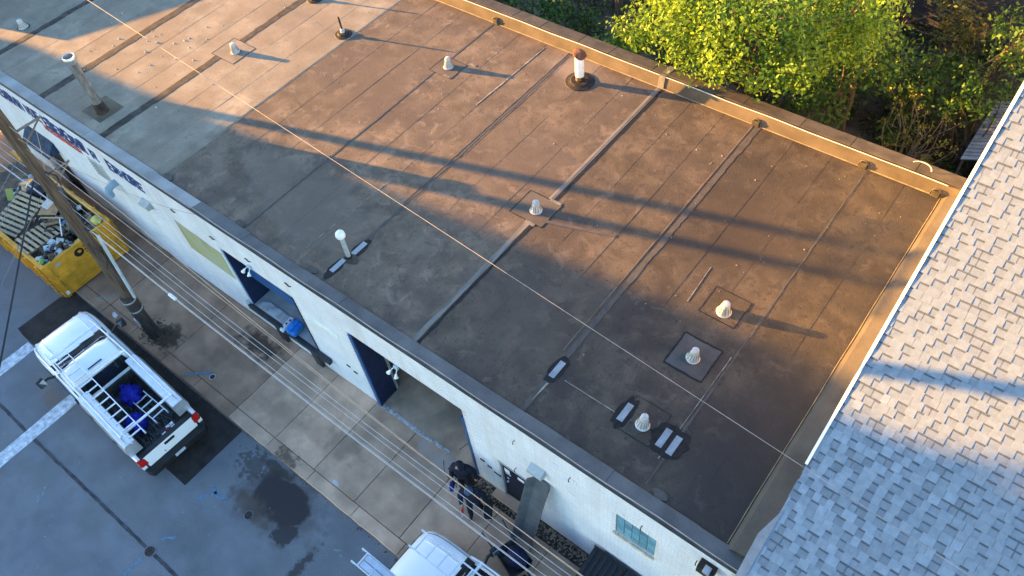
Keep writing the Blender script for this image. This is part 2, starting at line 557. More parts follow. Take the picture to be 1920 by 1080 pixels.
# painted bricks standing 6 mm proud of their joints
mb = MB()
BL, BH = 0.213, 0.0755
row = 0
z = 0.05
rb = random.Random(5)
while z < 4.88:
    soldier = 3.87 < z < 3.95
    h = 0.2 if soldier else BH
    if z + h > 4.9:
        break
    w = 0.0755 if soldier else BL
    x = -36 + (0 if soldier else (row % 2) * BL / 2)
    while x < -0.5 - w:
        x0, x1 = x + 0.0055, x + w - 0.0055
        if not any(a < x1 and x0 < b and c < z + h - 0.01 and z + 0.01 < d for a, b, c, d in openings):
            e = 0.007 + rb.uniform(-0.0025, 0.003) + (0.006 if rb.random() < 0.03 else 0)
            y0 = FY - e
            mb.add([(x0, y0, z + 0.005), (x1, y0, z + 0.005), (x1, y0, z + h - 0.005), (x0, y0, z + h - 0.005), (x0, FY, z + 0.005), (x1, FY, z + 0.005), (x1, FY, z + h - 0.005), (x0, FY, z + h - 0.005)],
                   [(0, 1, 2, 3), (0, 4, 5, 1), (1, 5, 6, 2), (2, 6, 7, 3), (3, 7, 4, 0)])
        x += w
    z += h
    row += 1
tag(mb.build('bricks', white_wall, wh), kind='stuff')
side_wall = M('side_brick', (0.24, 0.15, 0.10), 0.9, 0.25, 3, 0.4, 50)
mb = MB().box(-36, 17.0, -0.3, -0.55, 17.3, 4.9).box(-0.85, FY + 0.26, -0.3, -0.5, 17.0, 4.9).box(-36, FY + 0.26, -0.3, -35.7, 17.0, 4.9)
mb.build('outer_walls', side_wall, wh)

# flat roof: deck, then felt sheets laid strip by strip, each lapped over the next
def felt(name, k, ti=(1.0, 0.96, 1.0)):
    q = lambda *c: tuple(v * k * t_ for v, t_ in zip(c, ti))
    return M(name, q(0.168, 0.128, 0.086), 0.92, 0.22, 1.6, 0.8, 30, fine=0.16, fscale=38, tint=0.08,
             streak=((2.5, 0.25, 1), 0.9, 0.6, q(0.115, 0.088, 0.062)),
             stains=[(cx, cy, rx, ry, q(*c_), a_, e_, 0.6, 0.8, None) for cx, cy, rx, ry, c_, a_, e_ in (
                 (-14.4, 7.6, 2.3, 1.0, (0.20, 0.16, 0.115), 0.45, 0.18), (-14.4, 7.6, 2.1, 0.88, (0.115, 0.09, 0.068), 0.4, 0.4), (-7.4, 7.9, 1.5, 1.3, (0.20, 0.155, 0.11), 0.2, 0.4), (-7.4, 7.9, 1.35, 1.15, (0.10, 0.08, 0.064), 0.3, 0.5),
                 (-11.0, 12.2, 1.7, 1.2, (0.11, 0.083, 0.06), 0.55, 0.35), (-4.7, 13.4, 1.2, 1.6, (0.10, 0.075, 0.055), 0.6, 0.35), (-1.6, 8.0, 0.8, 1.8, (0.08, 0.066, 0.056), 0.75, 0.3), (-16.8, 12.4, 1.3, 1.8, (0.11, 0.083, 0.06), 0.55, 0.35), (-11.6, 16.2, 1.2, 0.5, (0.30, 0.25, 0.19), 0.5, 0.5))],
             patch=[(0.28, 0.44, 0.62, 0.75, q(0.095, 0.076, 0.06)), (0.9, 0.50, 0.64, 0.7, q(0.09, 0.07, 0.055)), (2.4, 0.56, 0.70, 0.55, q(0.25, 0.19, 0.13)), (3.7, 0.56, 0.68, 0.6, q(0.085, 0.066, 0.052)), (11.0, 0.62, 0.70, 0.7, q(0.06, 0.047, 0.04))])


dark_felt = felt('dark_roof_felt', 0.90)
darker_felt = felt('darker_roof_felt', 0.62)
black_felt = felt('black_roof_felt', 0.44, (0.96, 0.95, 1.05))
pale_felt = M('pale_roof_felt', (0.255, 0.215, 0.16), 0.92, 0.18, 1.5, 0.8, 30, fine=0.14, fscale=38, tint=0.07,
              streak=((2.5, 0.25, 1), 0.9, 0.6, (0.22, 0.165, 0.115)), patch=[(0.35, 0.44, 0.64, 0.65, (0.19, 0.145, 0.105)), (1.2, 0.52, 0.68, 0.55, (0.19, 0.143, 0.10)), (3.7, 0.58, 0.7, 0.5, (0.17, 0.13, 0.095)), (11.0, 0.63, 0.71, 0.6, (0.12, 0.09, 0.068))])
roof = MB().box(-36, FY + 0.26, 4.6, -0.85, 17.0, 4.855).build('roof', dark_felt, wh)
seams = [-35.7, -32.6, -29.3, -25.7, -22.2, -19.1, -15.45, -12.25, -9.1, -5.95, -2.85, -0.86]
rs = random.Random(11)
for a, b in zip(seams, seams[1:]):
    n = 3 if b - a > 2.2 else 2
    cuts = [a] + [a + (b - a) * k / n + rs.uniform(-0.06, 0.06) for k in range(1, n)] + [b]
    for x0, x1 in zip(cuts, cuts[1:]):
        lap = rs.uniform(8.4, 15.0)
        for y0, y1, dz in ((FY + 0.27, lap, 0.0), (lap - 0.06, 16.98, 0.004)):
            mb = MB()
            xl, xr = x0 + 0.002, x1 + 0.05
            zl, zr_ = ZR + 0.001 + dz * 0.5, ZR + 0.004 + dz * 0.5
            ny = 10
            vs, fs = [], []
            for k in range(ny + 1):
                y = y0 + (y1 - y0) * k / ny
                wob = 0.012 * mnoise.noise(Vector((x1 * 3, y * 1.1, 0.5)))
                lift = 0.003 * max(0, mnoise.noise(Vector((x1 * 5, y * 0.8, 7.5))))
                vs += [(xl, y, zl - 0.02), (xl, y, zl), (xr + wob, y, zr_ + lift), (xr + wob, y, zr_ - 0.02)]
            for k in range(ny):
                q = 4 * k
                fs += [(q + 1, q + 2, q + 6, q + 5), (q + 2, q + 3, q + 7, q + 6), (q, q + 1, q + 5, q + 4)]
            fs += [(0, 3, 2, 1), (4 * ny, 4 * ny + 1, 4 * ny + 2, 4 * ny + 3)]
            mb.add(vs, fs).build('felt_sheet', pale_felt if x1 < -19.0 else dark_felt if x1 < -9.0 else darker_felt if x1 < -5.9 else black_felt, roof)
ZS = ZR + 0.0095                             # above every sheet
brown_tar = M('brown_tar', (0.055, 0.043, 0.034), 0.85, 0.35, 5, 0.6, 40, fine=0.25, fscale=50)
old_tar = M('old_tar', (0.042, 0.036, 0.032), 0.85, 0.4, 6, 0.6, 40, col2=(0.085, 0.072, 0.062), fine=0.25, fscale=50)
for x, w, jit, m_, y0, y1, s_ in ((-29.3, 0.26, 0.03, brown_tar, FY + 0.3, 16.9, 1), (-25.7, 0.30, 0.03, brown_tar, FY + 0.3, 16.9, 2), (-22.2, 0.27, 0.03, brown_tar, FY + 0.3, 10.5, 3),
                                  (-22.2, 0.25, 0.04, brown_tar, 11.35, 14.4, 4), (-12.3, 0.07, 0.025, old_tar, FY + 0.3, 16.9, 5), (-9.0, 0.07, 0.025, tar, FY + 0.4, 16.9, 6),
                                  (-5.93, 0.13, 0.03, old_tar, FY + 0.3, 16.8, 7), (-2.86, 0.045, 0.02, old_tar, FY + 0.5, 16.5, 8), (-15.42, 0.05, 0.02, old_tar, FY + 0.3, 16.9, 9), (-32.6, 0.2, 0.03, brown_tar, FY + 0.3, 16.9, 10)):
    ribbon(MB(), [(x, y0), (x, y1)], w, ZR - 0.01, ZS + 0.0015, jit, 0.22, s_).build('tar_band', m_, roof)
grey_strip = M('grey_seam_strip', (0.165, 0.145, 0.125), 0.85, 0.2, 3, 0.3, 50, stretch=(4, 0.5, 1))
for x0, x1, y0, y1, m_, dz in ((-9.20, -9.06, FY + 0.35, 10.3, grey_strip, 0.004), (-9.20, -9.06, 11.25, 16.95, grey_strip, 0.004), (-9.15, -9.11, 11.3, 16.94, grey_strip, 0.009), (-19.42, -19.1, FY + 0.3, 16.95, pale_felt, 0.004),
                               (-12.40, -12.365, 9.0, 16.9, M('rust_seam_strip', (0.115, 0.09, 0.072), 0.9, 0.25, 3), 0.006), (-6.11, -6.075, 7.6, 16.7, M('rust_seam_strip', (0, 0, 0)), 0.006)):
    MB().box(x0, y0, ZR - 0.01, x1, y1, ZS + dz).build('seam_strip', m_, roof, bevel=0.004, seg=1)
# pale dried-caulk lines
caulk = M('dried_caulk', (0.26, 0.22, 0.18), 0.9, 0.3, 6)
for pts, w, s_ in (([(-13.3, 13.2), (-13.25, 14.2), (-13.2, 16.5)], 0.035, 1), ([(-2.95, 6.6), (-2.92, 9.6)], 0.014, 2), ([(-13.35, 8.0), (-13.3, 9.2)], 0.02, 3), ([(-13.45, 6.3), (-13.4, 7.4)], 0.012, 4), ([(-5.9, 6.2), (-5.85, 7.0)], 0.03, 5), ([(-5.6, 7.0), (-4.2, 6.98)], 0.016, 6),
                   ([(-4.5, 10.4), (-4.55, 11.6)], 0.014, 7)):
    ribbon(MB(), pts, w, ZR - 0.01, ZS + 0.004, w * 0.45, 0.12, s_ + 20).build('caulk_line', caulk, roof)
# square patches round the vents, blackened at the edge
patch_pale = M('patch_felt_pale', (0.20, 0.165, 0.13), 0.88, 0.15, 2, 0.3, 60)
patch_dark = M('patch_felt_dark', (0.075, 0.068, 0.066), 0.88, 0.15, 2, 0.3, 60)
patch_rust = M('patch_felt_brown', (0.135, 0.10, 0.065), 0.88, 0.25, 2, 0.3, 60)
for x0, x1, y0, y1, m_, edge in ((-4.08, -3.15, 8.66, 9.62, patch_dark, 0.04), (-4.15, -3.25, 10.32, 11.17, black_felt, 0.016), (-9.78, -8.74, 10.34, 11.26, M('patch_felt_warm', (0.095, 0.077, 0.062), 0.88, 0.15, 2, 0.3, 60), 0.018),
                                 (-22.56, -21.45, 10.46, 11.44, patch_pale, 0.012), (-23.84, -22.8, 6.2, 7.1, patch_rust, 0.0), (-4.08, -3.25, 6.7, 7.6, black_felt, 0.010), (-15.65, -14.75, 13.7, 14.5, M('patch_felt_warm', (0, 0, 0)), 0.01)):
    p = MB().box(x0, y0, ZR - 0.01, x1, y1, ZS + 0.003).build('roof_patch', m_, roof, bevel=0.003, seg=1)
    if edge:
        mb = MB()
        for k, (a, b) in enumerate((((x0, y0), (x1, y0)), ((x1, y0), (x1, y1)), ((x1, y1), (x0, y1)), ((x0, y1), (x0, y0)))):
            ribbon(mb, [a, b], edge, ZR - 0.01, ZS + 0.005 + 0.0005 * k, edge * 0.35, 0.06, int(x0 * 10) + k)
        mb.build('tar_edge', tar, roof)
# narrow repair plates bedded in tar
plate = M('repair_plate', (0.25, 0.27, 0.29), 0.7, 0.12, 5, 0.2, 60)
for tx, ty, rx, ry, plates in ((-5.9, 7.13, 0.17, 0.42, [(-5.9, 7.13)]), (-4.08, 7.1, 0.2, 0.42, [(-4.08, 7.1)]), (-2.98, 7.06, 0.40, 0.40, [(-3.1, 7.06), (-2.84, 7.03)]), (-12.22, 7.12, 0.15, 0.40, [(-12.24, 7.14)]), (-12.3, 6.33, 0.14, 0.42, [(-12.3, 6.42)])):
    MB().prism(blob(tx, ty, rx, ry, 30, 0.14, tx, 2.2), ZR - 0.01, ZS + 0.006).build('tar_pad', tar, roof)
    for px, py in plates:
        MB().box(px - 0.075, py - 0.24, ZR, px + 0.075, py + 0.24, ZS + 0.014).build('repair_plate', plate, roof, bevel=0.012, seg=2)
for x, y, w, h in ((-8.95, 11.28, 0.36, 0.09), (-9.08, 10.3, 0.30, 0.10), (-14.95, 13.75, 0.28, 0.10), (-14.6, 14.62, 0.26, 0.10)):
    MB().box(x - w / 2, y - h / 2, ZR, x + w / 2, y + h / 2, ZS + 0.009).build('repair_plate', grey_strip, roof, bevel=0.01)
# dark cover strip lying beside the middle vent
ribbon(MB(), [(-8.85, 10.55), (-7.0, 11.15)], 0.10, ZR - 0.01, ZS + 0.008, 0.01, 0.15, 44).build('tar_band', M('patch_felt_dark', (0, 0, 0)), roof)
# front drains: rough dark pockets at the parapet foot
for x in (-18.85, -15.6, -2.5, -12.75):
    MB().prism(blob(x, 5.93, 0.17, 0.10, 20, 0.25, x), ZR - 0.01, ZS + 0.03).build('drain_collar', old_tar, roof)
lumps('roof_debris', 150, lambda r_: r_.uniform(-29, -1.5), lambda r_: 16.6 - abs(r_.gauss(0, 5)) % 10.5, ZS - 0.005, 0.012, 0.035, M('dry_debris', (0.25, 0.21, 0.16), 0.95, 0.3, 6), 8)
tag(bpy.data.objects['roof_debris'], 'small dry pebbles and crumbs scattered over the roof', 'debris')
lumps('roof_flakes', 46, lambda r_: r_.gauss(-24.3, 1.3), lambda r_: r_.gauss(9.8, 1.6), ZS - 0.005, 0.02, 0.065, M('pale_felt_flakes', (0.42, 0.37, 0.30), 0.95, 0.2, 6), 9)
tag(bpy.data.objects['roof_flakes'], 'curled pale flakes scattered over the pale end of the roof', 'debris')

# coping sheets along the street edge
cop_dark = M('coping_felt', (0.115, 0.11, 0.108), 0.8, 0.18, 1.5, 0.3, 50, tint=0.10)
cop_pale = M('coping_felt_pale', (0.27, 0.26, 0.245), 0.8, 0.14, 1.5, 0.3, 50, tint=0.08)
metal_edge = M('edge_metal', (0.07, 0.072, 0.075), 0.45, 0.2, 3, metal=0.5)
white_metal = M('white_metal', (0.48, 0.47, 0.45), 0.4, 0.08, 3)
x = -36.0
rc = random.Random(3)
while x < -0.5:
    w = min(rc.uniform(1.35, 2.3), -0.5 - x)
    dz = rc.uniform(-0.006, 0.006)
    y_in = FY + 0.37 + rc.uniform(-0.02, 0.02)
    vs = [(x + 0.004, FY - 0.012, 4.88), (x + w + 0.03, FY - 0.012, 4.88), (x + w + 0.03, y_in, 4.86), (x + 0.004, y_in, 4.86),
          (x + 0.004, FY - 0.012, 4.985 + dz), (x + w + 0.03, FY - 0.012, 4.992 + dz), (x + w + 0.03, y_in, 4.925 + dz), (x + 0.004, y_in, 4.918 + dz)]
    MB().add(vs, [(0, 3, 2, 1), (4, 5, 6, 7), (0, 1, 5, 4), (1, 2, 6, 5), (2, 3, 7, 6), (3, 0, 4, 7)]).build('coping_sheet', cop_pale if x < -18.6 else cop_dark, wh, bevel=0.012)
    x += w
MB().box(-36, FY - 0.032, 4.90, -0.5, FY - 0.014, 5.006).build('edge_trim', metal_edge, wh)
MB().tube([(x_, FY + 0.02 + 0.012 * math.sin(x_ * 2.1), 5.012 + 0.006 * math.sin(x_ * 1.3)) for x_ in np.linspace(-36, -0.5, 60)], 0.012, 5).build('edge_cable', M('tan_cable', (0.36, 0.30, 0.25), 0.7), wh)

# back parapet with its metal bar and tarred scuppers, and the sloped right edge
par_felt = M('parapet_felt', (0.108, 0.082, 0.058), 0.85, 0.2, 1.5, 0.35, 50, streak=((0.6, 1, 3), 1.3, 0.5, (0.09, 0.07, 0.05)))
mb = MB()
mb.add([(-36, 16.72, 4.85), (-0.6, 16.72, 4.85), (-0.6, 16.80, 5.24), (-36, 16.80, 5.24), (-36, 17.32, 5.16), (-0.6, 17.32, 5.16), (-0.6, 17.32, 4.6), (-36, 17.32, 4.6)],
       [(0, 1, 2, 3), (3, 2, 5, 4), (4, 5, 6, 7), (1, 6, 5, 2), (0, 3, 4, 7), (0, 7, 6, 1)])
mb.build('back_parapet', par_felt, wh)
x = -36
while x < -0.8:
    w = min(rc.uniform(1.1, 1.7), -0.66 - x)
    MB().add([(x + 0.01, 16.87, 5.25), (x + w - 0.01, 16.87, 5.25), (x + w - 0.01, 17.36, 5.17), (x + 0.01, 17.36, 5.17), (x + 0.01, 16.87, 5.275), (x + w - 0.01, 16.87, 5.275), (x + w - 0.01, 17.36, 5.195), (x + 0.01, 17.36, 5.195)],
             [(0, 3, 2, 1), (4, 5, 6, 7), (0, 1, 5, 4), (1, 2, 6, 5), (2, 3, 7, 6), (3, 0, 4, 7)]).build('parapet_cap', M('parapet_cap_felt', (0.085, 0.068, 0.052), 0.9, 0.25, 2, 0.4, 50, tint=0.12), wh, bevel=0.006)
    x += w
MB().tube([(x_, 16.79 + 0.006 * math.sin(x_ * 3), 5.262 + 0.006 * math.sin(x_ * 2)) for x_ in np.linspace(-36, -0.95, 70)], 0.014, 6).build('metal_bar', white_metal, wh)
MB().tube([(x_, 16.715, 4.885) for x_ in np.linspace(-36, -0.95, 40)], 0.022, 5).build('cant_bead', M('pale_bead', (0.22, 0.165, 0.105), 0.9, 0.2, 4), wh)
for x in (-15.35, -12.1, -6.03, -2.98, -1.12):
    sp = MB().box(x - 0.10, 16.66, 4.86, x + 0.10, 16.78, 5.05).build('scupper', M('scupper_metal', (0.06, 0.048, 0.035), 0.7, 0.3, 8), wh, bevel=0.02)
    arc = [(x + 0.13 * math.cos(t), 16.715, 4.95 + 0.16 * math.sin(t)) for t in np.linspace(-0.5, math.pi + 0.5, 14)]
    MB().tube(arc, 0.022, 6).build('tar_collar', old_tar, sp)
MB().add([(-9.2, 16.70, 4.9), (-9.0, 16.70, 4.9), (-9.0, 16.77, 5.285), (-9.2, 16.77, 5.285), (-9.2, 17.38, 5.21), (-9.0, 17.38, 5.21)], [(0, 1, 2, 3), (3, 2, 5, 4)]).build('seam_strip', grey_strip, wh)
mb = MB()
cant_m = M('cant_felt', (0.075, 0.062, 0.052), 0.8, 0.18, 1.2, 0.3, 50, streak=((3, 0.3, 1), 1.2, 0.5, (0.06, 0.05, 0.044)))
ny = 26
for k in range(ny + 1):
    y = FY + 0.3 + (17.3 - FY - 0.3) * k / ny
    w = 0.012 * mnoise.noise(Vector((y * 0.9, 3, 1)))
    mb.v += [(-0.98 + w, y, 4.86), (-0.86 + w, y, 5.0), (-0.42, y, 5.17 + w), (-0.42, y, 4.7)]
for k in range(ny):
    q = 4 * k
    mb.f += [(q, q + 1, q + 5, q + 4), (q + 1, q + 2, q + 6, q + 5), (q + 2, q + 3, q + 7, q + 6)]
mb.f += [(0, 3, 2, 1), (4 * ny, 4 * ny + 1, 4 * ny + 2, 4 * ny + 3)]
mb.build('side_cant', cant_m, wh)
MB().tube([(-0.985 + 0.012 * mnoise.noise(Vector((y * 0.9, 3, 1))), y, 4.89) for y in np.linspace(FY + 0.4, 16.7, 30)], 0.012, 5).build('cant_bead', M('pale_bead', (0, 0, 0)), wh)

# garage opening
navy = M('navy_paint', (0.012, 0.022, 0.065), 0.4, 0.2, 3)
blue = M('blue_paint', (0.02, 0.085, 0.25), 0.4, 0.15, 3)
steel_dark = M('dark_steel', (0.03, 0.034, 0.04), 0.5, 0.2, 4)
inner = M('interior_wall', (0.36, 0.29, 0.20), 0.9, 0.3, 1)
yellow = M('machine_yellow', (0.42, 0.24, 0.02), 0.5, 0.2, 3)
room = MB()
room.box(-13.2, 12.0, 0.0, -6.4, 12.1, 4.6).box(-13.3, FY + 0.27, 0, -13.2, 12.1, 4.6).box(-6.5, FY + 0.27, 0, -6.4, 12.1, 4.6)
room.build('room_walls', inner, wh)
gfloor = M('garage_floor', (0.50, 0.35, 0.235), 0.85, 0.25, 1.3, 0.3, 60, patch=(0.9, 0.45, 0.65, 0.7, (0.26, 0.20, 0.15)))
MB().box(-13.2, FY - 0.02, 0.0, -6.5, 12.0, 0.128).build('garage_floor', gfloor, wh)
ribbon(MB(), [(-8.4, 7.2), (-8.3, 6.4), (-8.45, 5.7)], 0.015, 0.12, 0.133, 0.01, 0.1, 70).build('crack', M('joint_dirt', (0, 0, 0)), wh)
MB().prism([(-11.2, 5.40), (-10.6, 5.42), (-9.8, 5.38), (-9.2, 5.42), (-8.6, 5.41), (-8.6, 5.52), (-9.6, 5.50), (-11.2, 5.52)], 0.1, 0.136).build('threshold_patch', M('pale_grout', (0.42, 0.44, 0.46), 0.9, 0.3, 9, col2=(0.2, 0.18, 0.16)), wh)
d = MB().box(-11.297, FY - 0.03, 0.13, -11.21, FY + 0.62, 3.72).build('sliding_door', navy, wh, bevel=0.01)
MB().box(-11.33, FY - 0.05, 0.1, -11.20, FY - 0.01, 3.79).build('door_edge', blue, d)
MB().box(-11.26, FY + 0.63, 0.2, -11.19, FY + 0.70, 3.7).build('door_track', M('galvanised', (0.42, 0.43, 0.45), 0.45, 0.12, 4, metal=0.4), d)
MB().box(-7.60, FY - 0.02, 0.13, -7.53, FY + 0.2, 3.4).build('door_jamb', blue, wh)
MB().box(-11.29, FY + 0.02, 3.72, -7.53, FY + 0.2, 3.79).build('door_header', M('header_steel', (0.10, 0.10, 0.10), 0.7, 0.2, 3), wh)
for k, (x, y, z, w, dd, h) in enumerate(((-11.75, 8.3, 0.13, 1.2, 1.0, 1.5),)):
    t = thing('yellow_machine', 'yellow machine with hoses standing just inside the garage opening', 'machine', (x, y, z))
    MB().box(x - w / 2, y - dd / 2, z + 0.25, x + w / 2, y + dd / 2, z + h).build('casing', yellow, t, bevel=0.06)
    MB().tube([(x + 0.3, y - 0.55, z + 1.4), (x + 0.5, y - 0.75, z + 0.9), (x + 0.35, y - 0.7, z + 0.4), (x + 0.1, y - 0.65, z + 0.8), (x - 0.2, y - 0.58, z + 1.3)], 0.04, 8).build('hose', steel_dark, t)
    for sx in (-0.45, 0.45):
        for sy in (-0.35, 0.35):
            MB().box(x + sx - 0.05, y + sy - 0.05, z, x + sx + 0.05, y + sy + 0.05, z + 0.27).build('leg', steel_dark, t)

# loading dock bay
dx0, dx1 = -16.55, -13.55
bay = M('dock_concrete', (0.33, 0.34, 0.345), 0.85, 0.15, 2, 0.3, 60)
MB().box(dx0 - 0.3, FY + 0.27, 0.2, dx1 + 0.3, 7.6, 1.05).box(dx0, FY - 0.02, 0.95, dx1, FY + 0.28, 1.052).build('dock_floor', bay, wh)
MB().box(dx0 - 0.4, 7.6, 0.2, dx1 + 0.4, 7.7, 4.6).box(dx0 - 0.4, FY + 0.27, 0.2, dx0 - 0.3, 7.7, 4.6).box(dx1 + 0.3, FY + 0.27, 0.2, dx1 + 0.4, 7.7, 4.6).build('dock_room', inner, wh)
d = MB().box(dx0 - 0.01, FY - 0.02, 1.06, dx0 + 0.05, FY + 0.75, 3.61).build('dock_side_panel', navy, wh)
MB().box(dx0 - 0.05, FY - 0.05, 1.0, dx0 + 0.0, FY - 0.012, 3.66).build('panel_edge', M('pale_blue_paint', (0.35, 0.5, 0.65), 0.5, 0.1, 3), d)
dd_ = MB().box(dx0 + 0.06, FY + 0.32, 2.1, dx1 - 0.02, FY + 0.38, 3.6).build('dock_door', blue, wh)
for k in range(3):
    MB().box(dx0 + 0.08, FY + 0.312, 2.12 + k * 0.5, dx1 - 0.04, FY + 0.322, 2.14 + k * 0.5 + 0.42).build('panel', blue, dd_, bevel=0.004)
MB().box(dx1 - 0.05, FY - 0.02, 1.0, dx1 + 0.005, FY + 0.25, 3.61).build('dock_jamb', navy, wh)
bm_ = MB().box(dx0 - 0.12, FY - 0.16, 0.86, dx1 + 0.55, FY - 0.03, 1.06).build('dock_beam', steel_dark, wh, bevel=0.01)
for x in (-15.35, -13.75):
    MB().add([(x - 0.14, FY - 0.13, 0.13), (x + 0.14, FY - 0.13, 0.13), (x + 0.14, FY - 0.02, 0.13), (x - 0.14, FY - 0.02, 0.13), (x - 0.14, FY - 0.15, 0.86), (x + 0.14, FY - 0.15, 0.86), (x + 0.14, FY - 0.02, 0.86), (x - 0.14, FY - 0.02, 0.86)],
             [(0, 3, 2, 1), (4, 5, 6, 7), (0, 1, 5, 4), (1, 2, 6, 5), (2, 3, 7, 6), (3, 0, 4, 7)]).build('dock_post', steel_dark, wh)
MB().box(dx0 - 0.2, FY - 0.14, 1.0, dx0 - 0.08, FY - 0.03, 1.14).build('bumper', M('grey_fitting', (0.4, 0.41, 0.42), 0.6), wh, bevel=0.015)
pa = MB().prism([(-16.3, FY + 0.0), (-14.95, FY + 0.0), (-14.95, FY + 0.30), (-16.1, FY + 0.32), (-16.32, FY + 0.2)], 1.053, 1.09).build('dock_plate', M('worn_plate', (0.38, 0.40, 0.42), 0.6, 0.2, 5), wh, bevel=0.01)
t = thing('tool_case', 'bright blue folded tarp bag beside a white panel on the dock ledge', 'bag', (-14.75, FY + 0.1, 1.06))
MB().obox((-14.62, FY + 0.06, 1.2), (0.36, 0.46, 0.24), (0.05, 0.1, 0.15)).build('bag_body', M('bright_blue_tarp', (0.02, 0.19, 0.62), 0.45, 0.2, 8, 0.5, 20), t, bevel=0.07, seg=3)
MB().obox((-14.62, FY + 0.06, 1.34), (0.09, 0.5, 0.03), (0.05, 0.1, 0.15)).build('strap', M('bright_blue_tarp', (0, 0, 0)), t, bevel=0.01)
MB().obox((-14.98, FY + 0.03, 1.13), (0.13, 0.52, 0.12), (0.0, 0.2, 0.12)).build('side_panel', M('white_plastic', (0.72, 0.74, 0.75), 0.5, 0.08, 5), t, bevel=0.012)
for k in range(3):
    MB().obox((-14.98 + 0.005 * k, FY - 0.13 + 0.15 * k, 1.196), (0.05, 0.06, 0.012), (0, 0.2, 0.12)).build('latch', steel_dark, t)

# door, window, small fittings
door = MB().box(-6.56, FY + 0.05, 0.13, -5.78, FY + 0.10, 2.14).build('door', M('door_navy', (0.010, 0.014, 0.034), 0.45, 0.2, 3), wh)
MB().box(-6.615, FY - 0.015, 0.1, -6.56, FY + 0.12, 2.195).box(-5.78, FY - 0.015, 0.1, -5.725, FY + 0.12, 2.195).box(-6.56, FY - 0.015, 2.14, -5.78, FY + 0.12, 2.195).build('door_frame', M('grey_frame', (0.36, 0.38, 0.41), 0.6), door)
for x, z, w, h in ((-6.42, 1.72, 0.16, 0.20), (-6.40, 1.55, 0.17, 0.04), (-5.98, 1.74, 0.2, 0.14), (-6.43, 1.28, 0.06, 0.06)):
    MB().box(x - w / 2, FY + 0.042, z - h / 2, x + w / 2, FY + 0.052, z + h / 2).build('notice', M('paper_white', (0.75, 0.76, 0.76), 0.8, 0.05, 5), door)
MB().lathe([(0.035, 0), (0.03, -0.05), (0.0, -0.055)], (-6.45, FY + 0.05, 1.08), 12, 'y').build('knob', M('galvanised', (0, 0, 0)), door)
MB().box(-6.9, FY - 0.25, 0.08, -5.6, FY + 0.04, 0.17).build('door_step', conc_a, wh, bevel=0.02)
glassb = M('glass_block', (0.10, 0.24, 0.33), 0.15, 0.3, 14, 0.3, 30, col2=(0.16, 0.33, 0.38), spec=0.6, tint=0.25)
win = MB().box(-3.2, FY + 0.06, 2.86, -2.22, FY + 0.1, 3.86).build('window', M('window_mortar', (0.6, 0.63, 0.66), 0.8), wh)
for i in range(5):
    for j in range(4):
        x, z = -3.185 + i * 0.192, 2.87 + j * 0.245
        MB().box(x + 0.009, FY + 0.02, z + 0.006, x + 0.183, FY + 0.07, z + 0.238).build('glass_block', glassb, win, bevel=0.012)
mb = MB()
for k in range(14):
    x = -3.25 + k * 0.0755
    MB().box(x + 0.006, FY - 0.045, 2.755, x + 0.07, FY + 0.05, 2.855).build('sill_brick', M('rusty_white', (0.55, 0.47, 0.36), 0.85, 0.2, 9), win)
hook_m = M('rusty_hook', (0.06, 0.045, 0.035), 0.7, 0.3, 8)
for x, z in ((-5.89, 4.13), (-4.37, 4.15), (-2.57, 4.19), (-1.32, 4.28), (-6.0, 2.55)):
    MB().tube([(x, FY, z), (x, FY - 0.07, z + 0.015), (x + 0.012, FY - 0.10, z - 0.03), (x + 0.012, FY - 0.08, z - 0.06)], 0.011, 6).build('wall_hook', hook_m, wh)
for x, z in ((-16.79, 4.01), (-15.15, 4.14), (-13.42, 4.30), (-18.6, 4.05)):
    MB().tube([(x - 0.13, FY - 0.02, z - 0.02), (x - 0.04, FY - 0.028, z + 0.035), (x + 0.04, FY - 0.028, z - 0.035), (x + 0.13, FY - 0.02, z + 0.02)], 0.017, 6).build('wall_anchor', hook_m, wh)
for x, z in ((-12.15, 1.45), (-11.9, 1.33), (-7.2, 1.48), (-6.98, 1.36)):
    MB().box(x - 0.07, FY - 0.03, z - 0.025, x + 0.07, FY - 0.006, z + 0.03).build('wall_slot', steel_dark, wh)
MB().box(-6.86, FY - 0.02, 1.18, -6.62, FY - 0.004, 1.24).build('wall_slot', steel_dark, wh)
MB().box(-1.25, FY - 0.22, 4.35, -0.9, FY - 0.008, 4.62).build('junction_box', M('brown_box', (0.03, 0.02, 0.015), 0.7), wh, bevel=0.01)
MB().box(-1.12, FY - 0.25, 4.56, -0.98, FY - 0.1, 4.66).build('junction_lid', M('galvanised', (0, 0, 0)), wh, bevel=0.01)
# faded olive mural panel and painted words
MB().add([(-19.0, FY - 0.016, 2.12), (-16.82, FY - 0.016, 2.05), (-16.82, FY - 0.016, 3.3), (-19.0, FY - 0.016, 3.42), (-19.0, FY, 2.12), (-16.82, FY, 2.05), (-16.82, FY, 3.3), (-19.0, FY, 3.42)],
         [(0, 1, 2, 3), (0, 4, 5, 1), (1, 5, 6, 2), (2, 6, 7, 3), (3, 7, 4, 0)]).build('faded_panel', M('olive_panel', (0.26, 0.27, 0.12), 0.85, 0.25, 1.1, col2=(0.36, 0.38, 0.28), streak=((1, 1, 0.4), 1.5, 0.6, (0.24, 0.19, 0.08))), wh)
MB().box(-12.9, FY - 0.03, 3.02, -11.95, FY - 0.008, 3.24).build('sign_plate', M('pale_sign', (0.74, 0.80, 0.76), 0.6, 0.04, 4), wh)
sblue = M('sign_blue', (0.012, 0.045, 0.17), 0.6, 0.25, 6)
sred = M('sign_red', (0.45, 0.06, 0.06), 0.6, 0.25, 6)


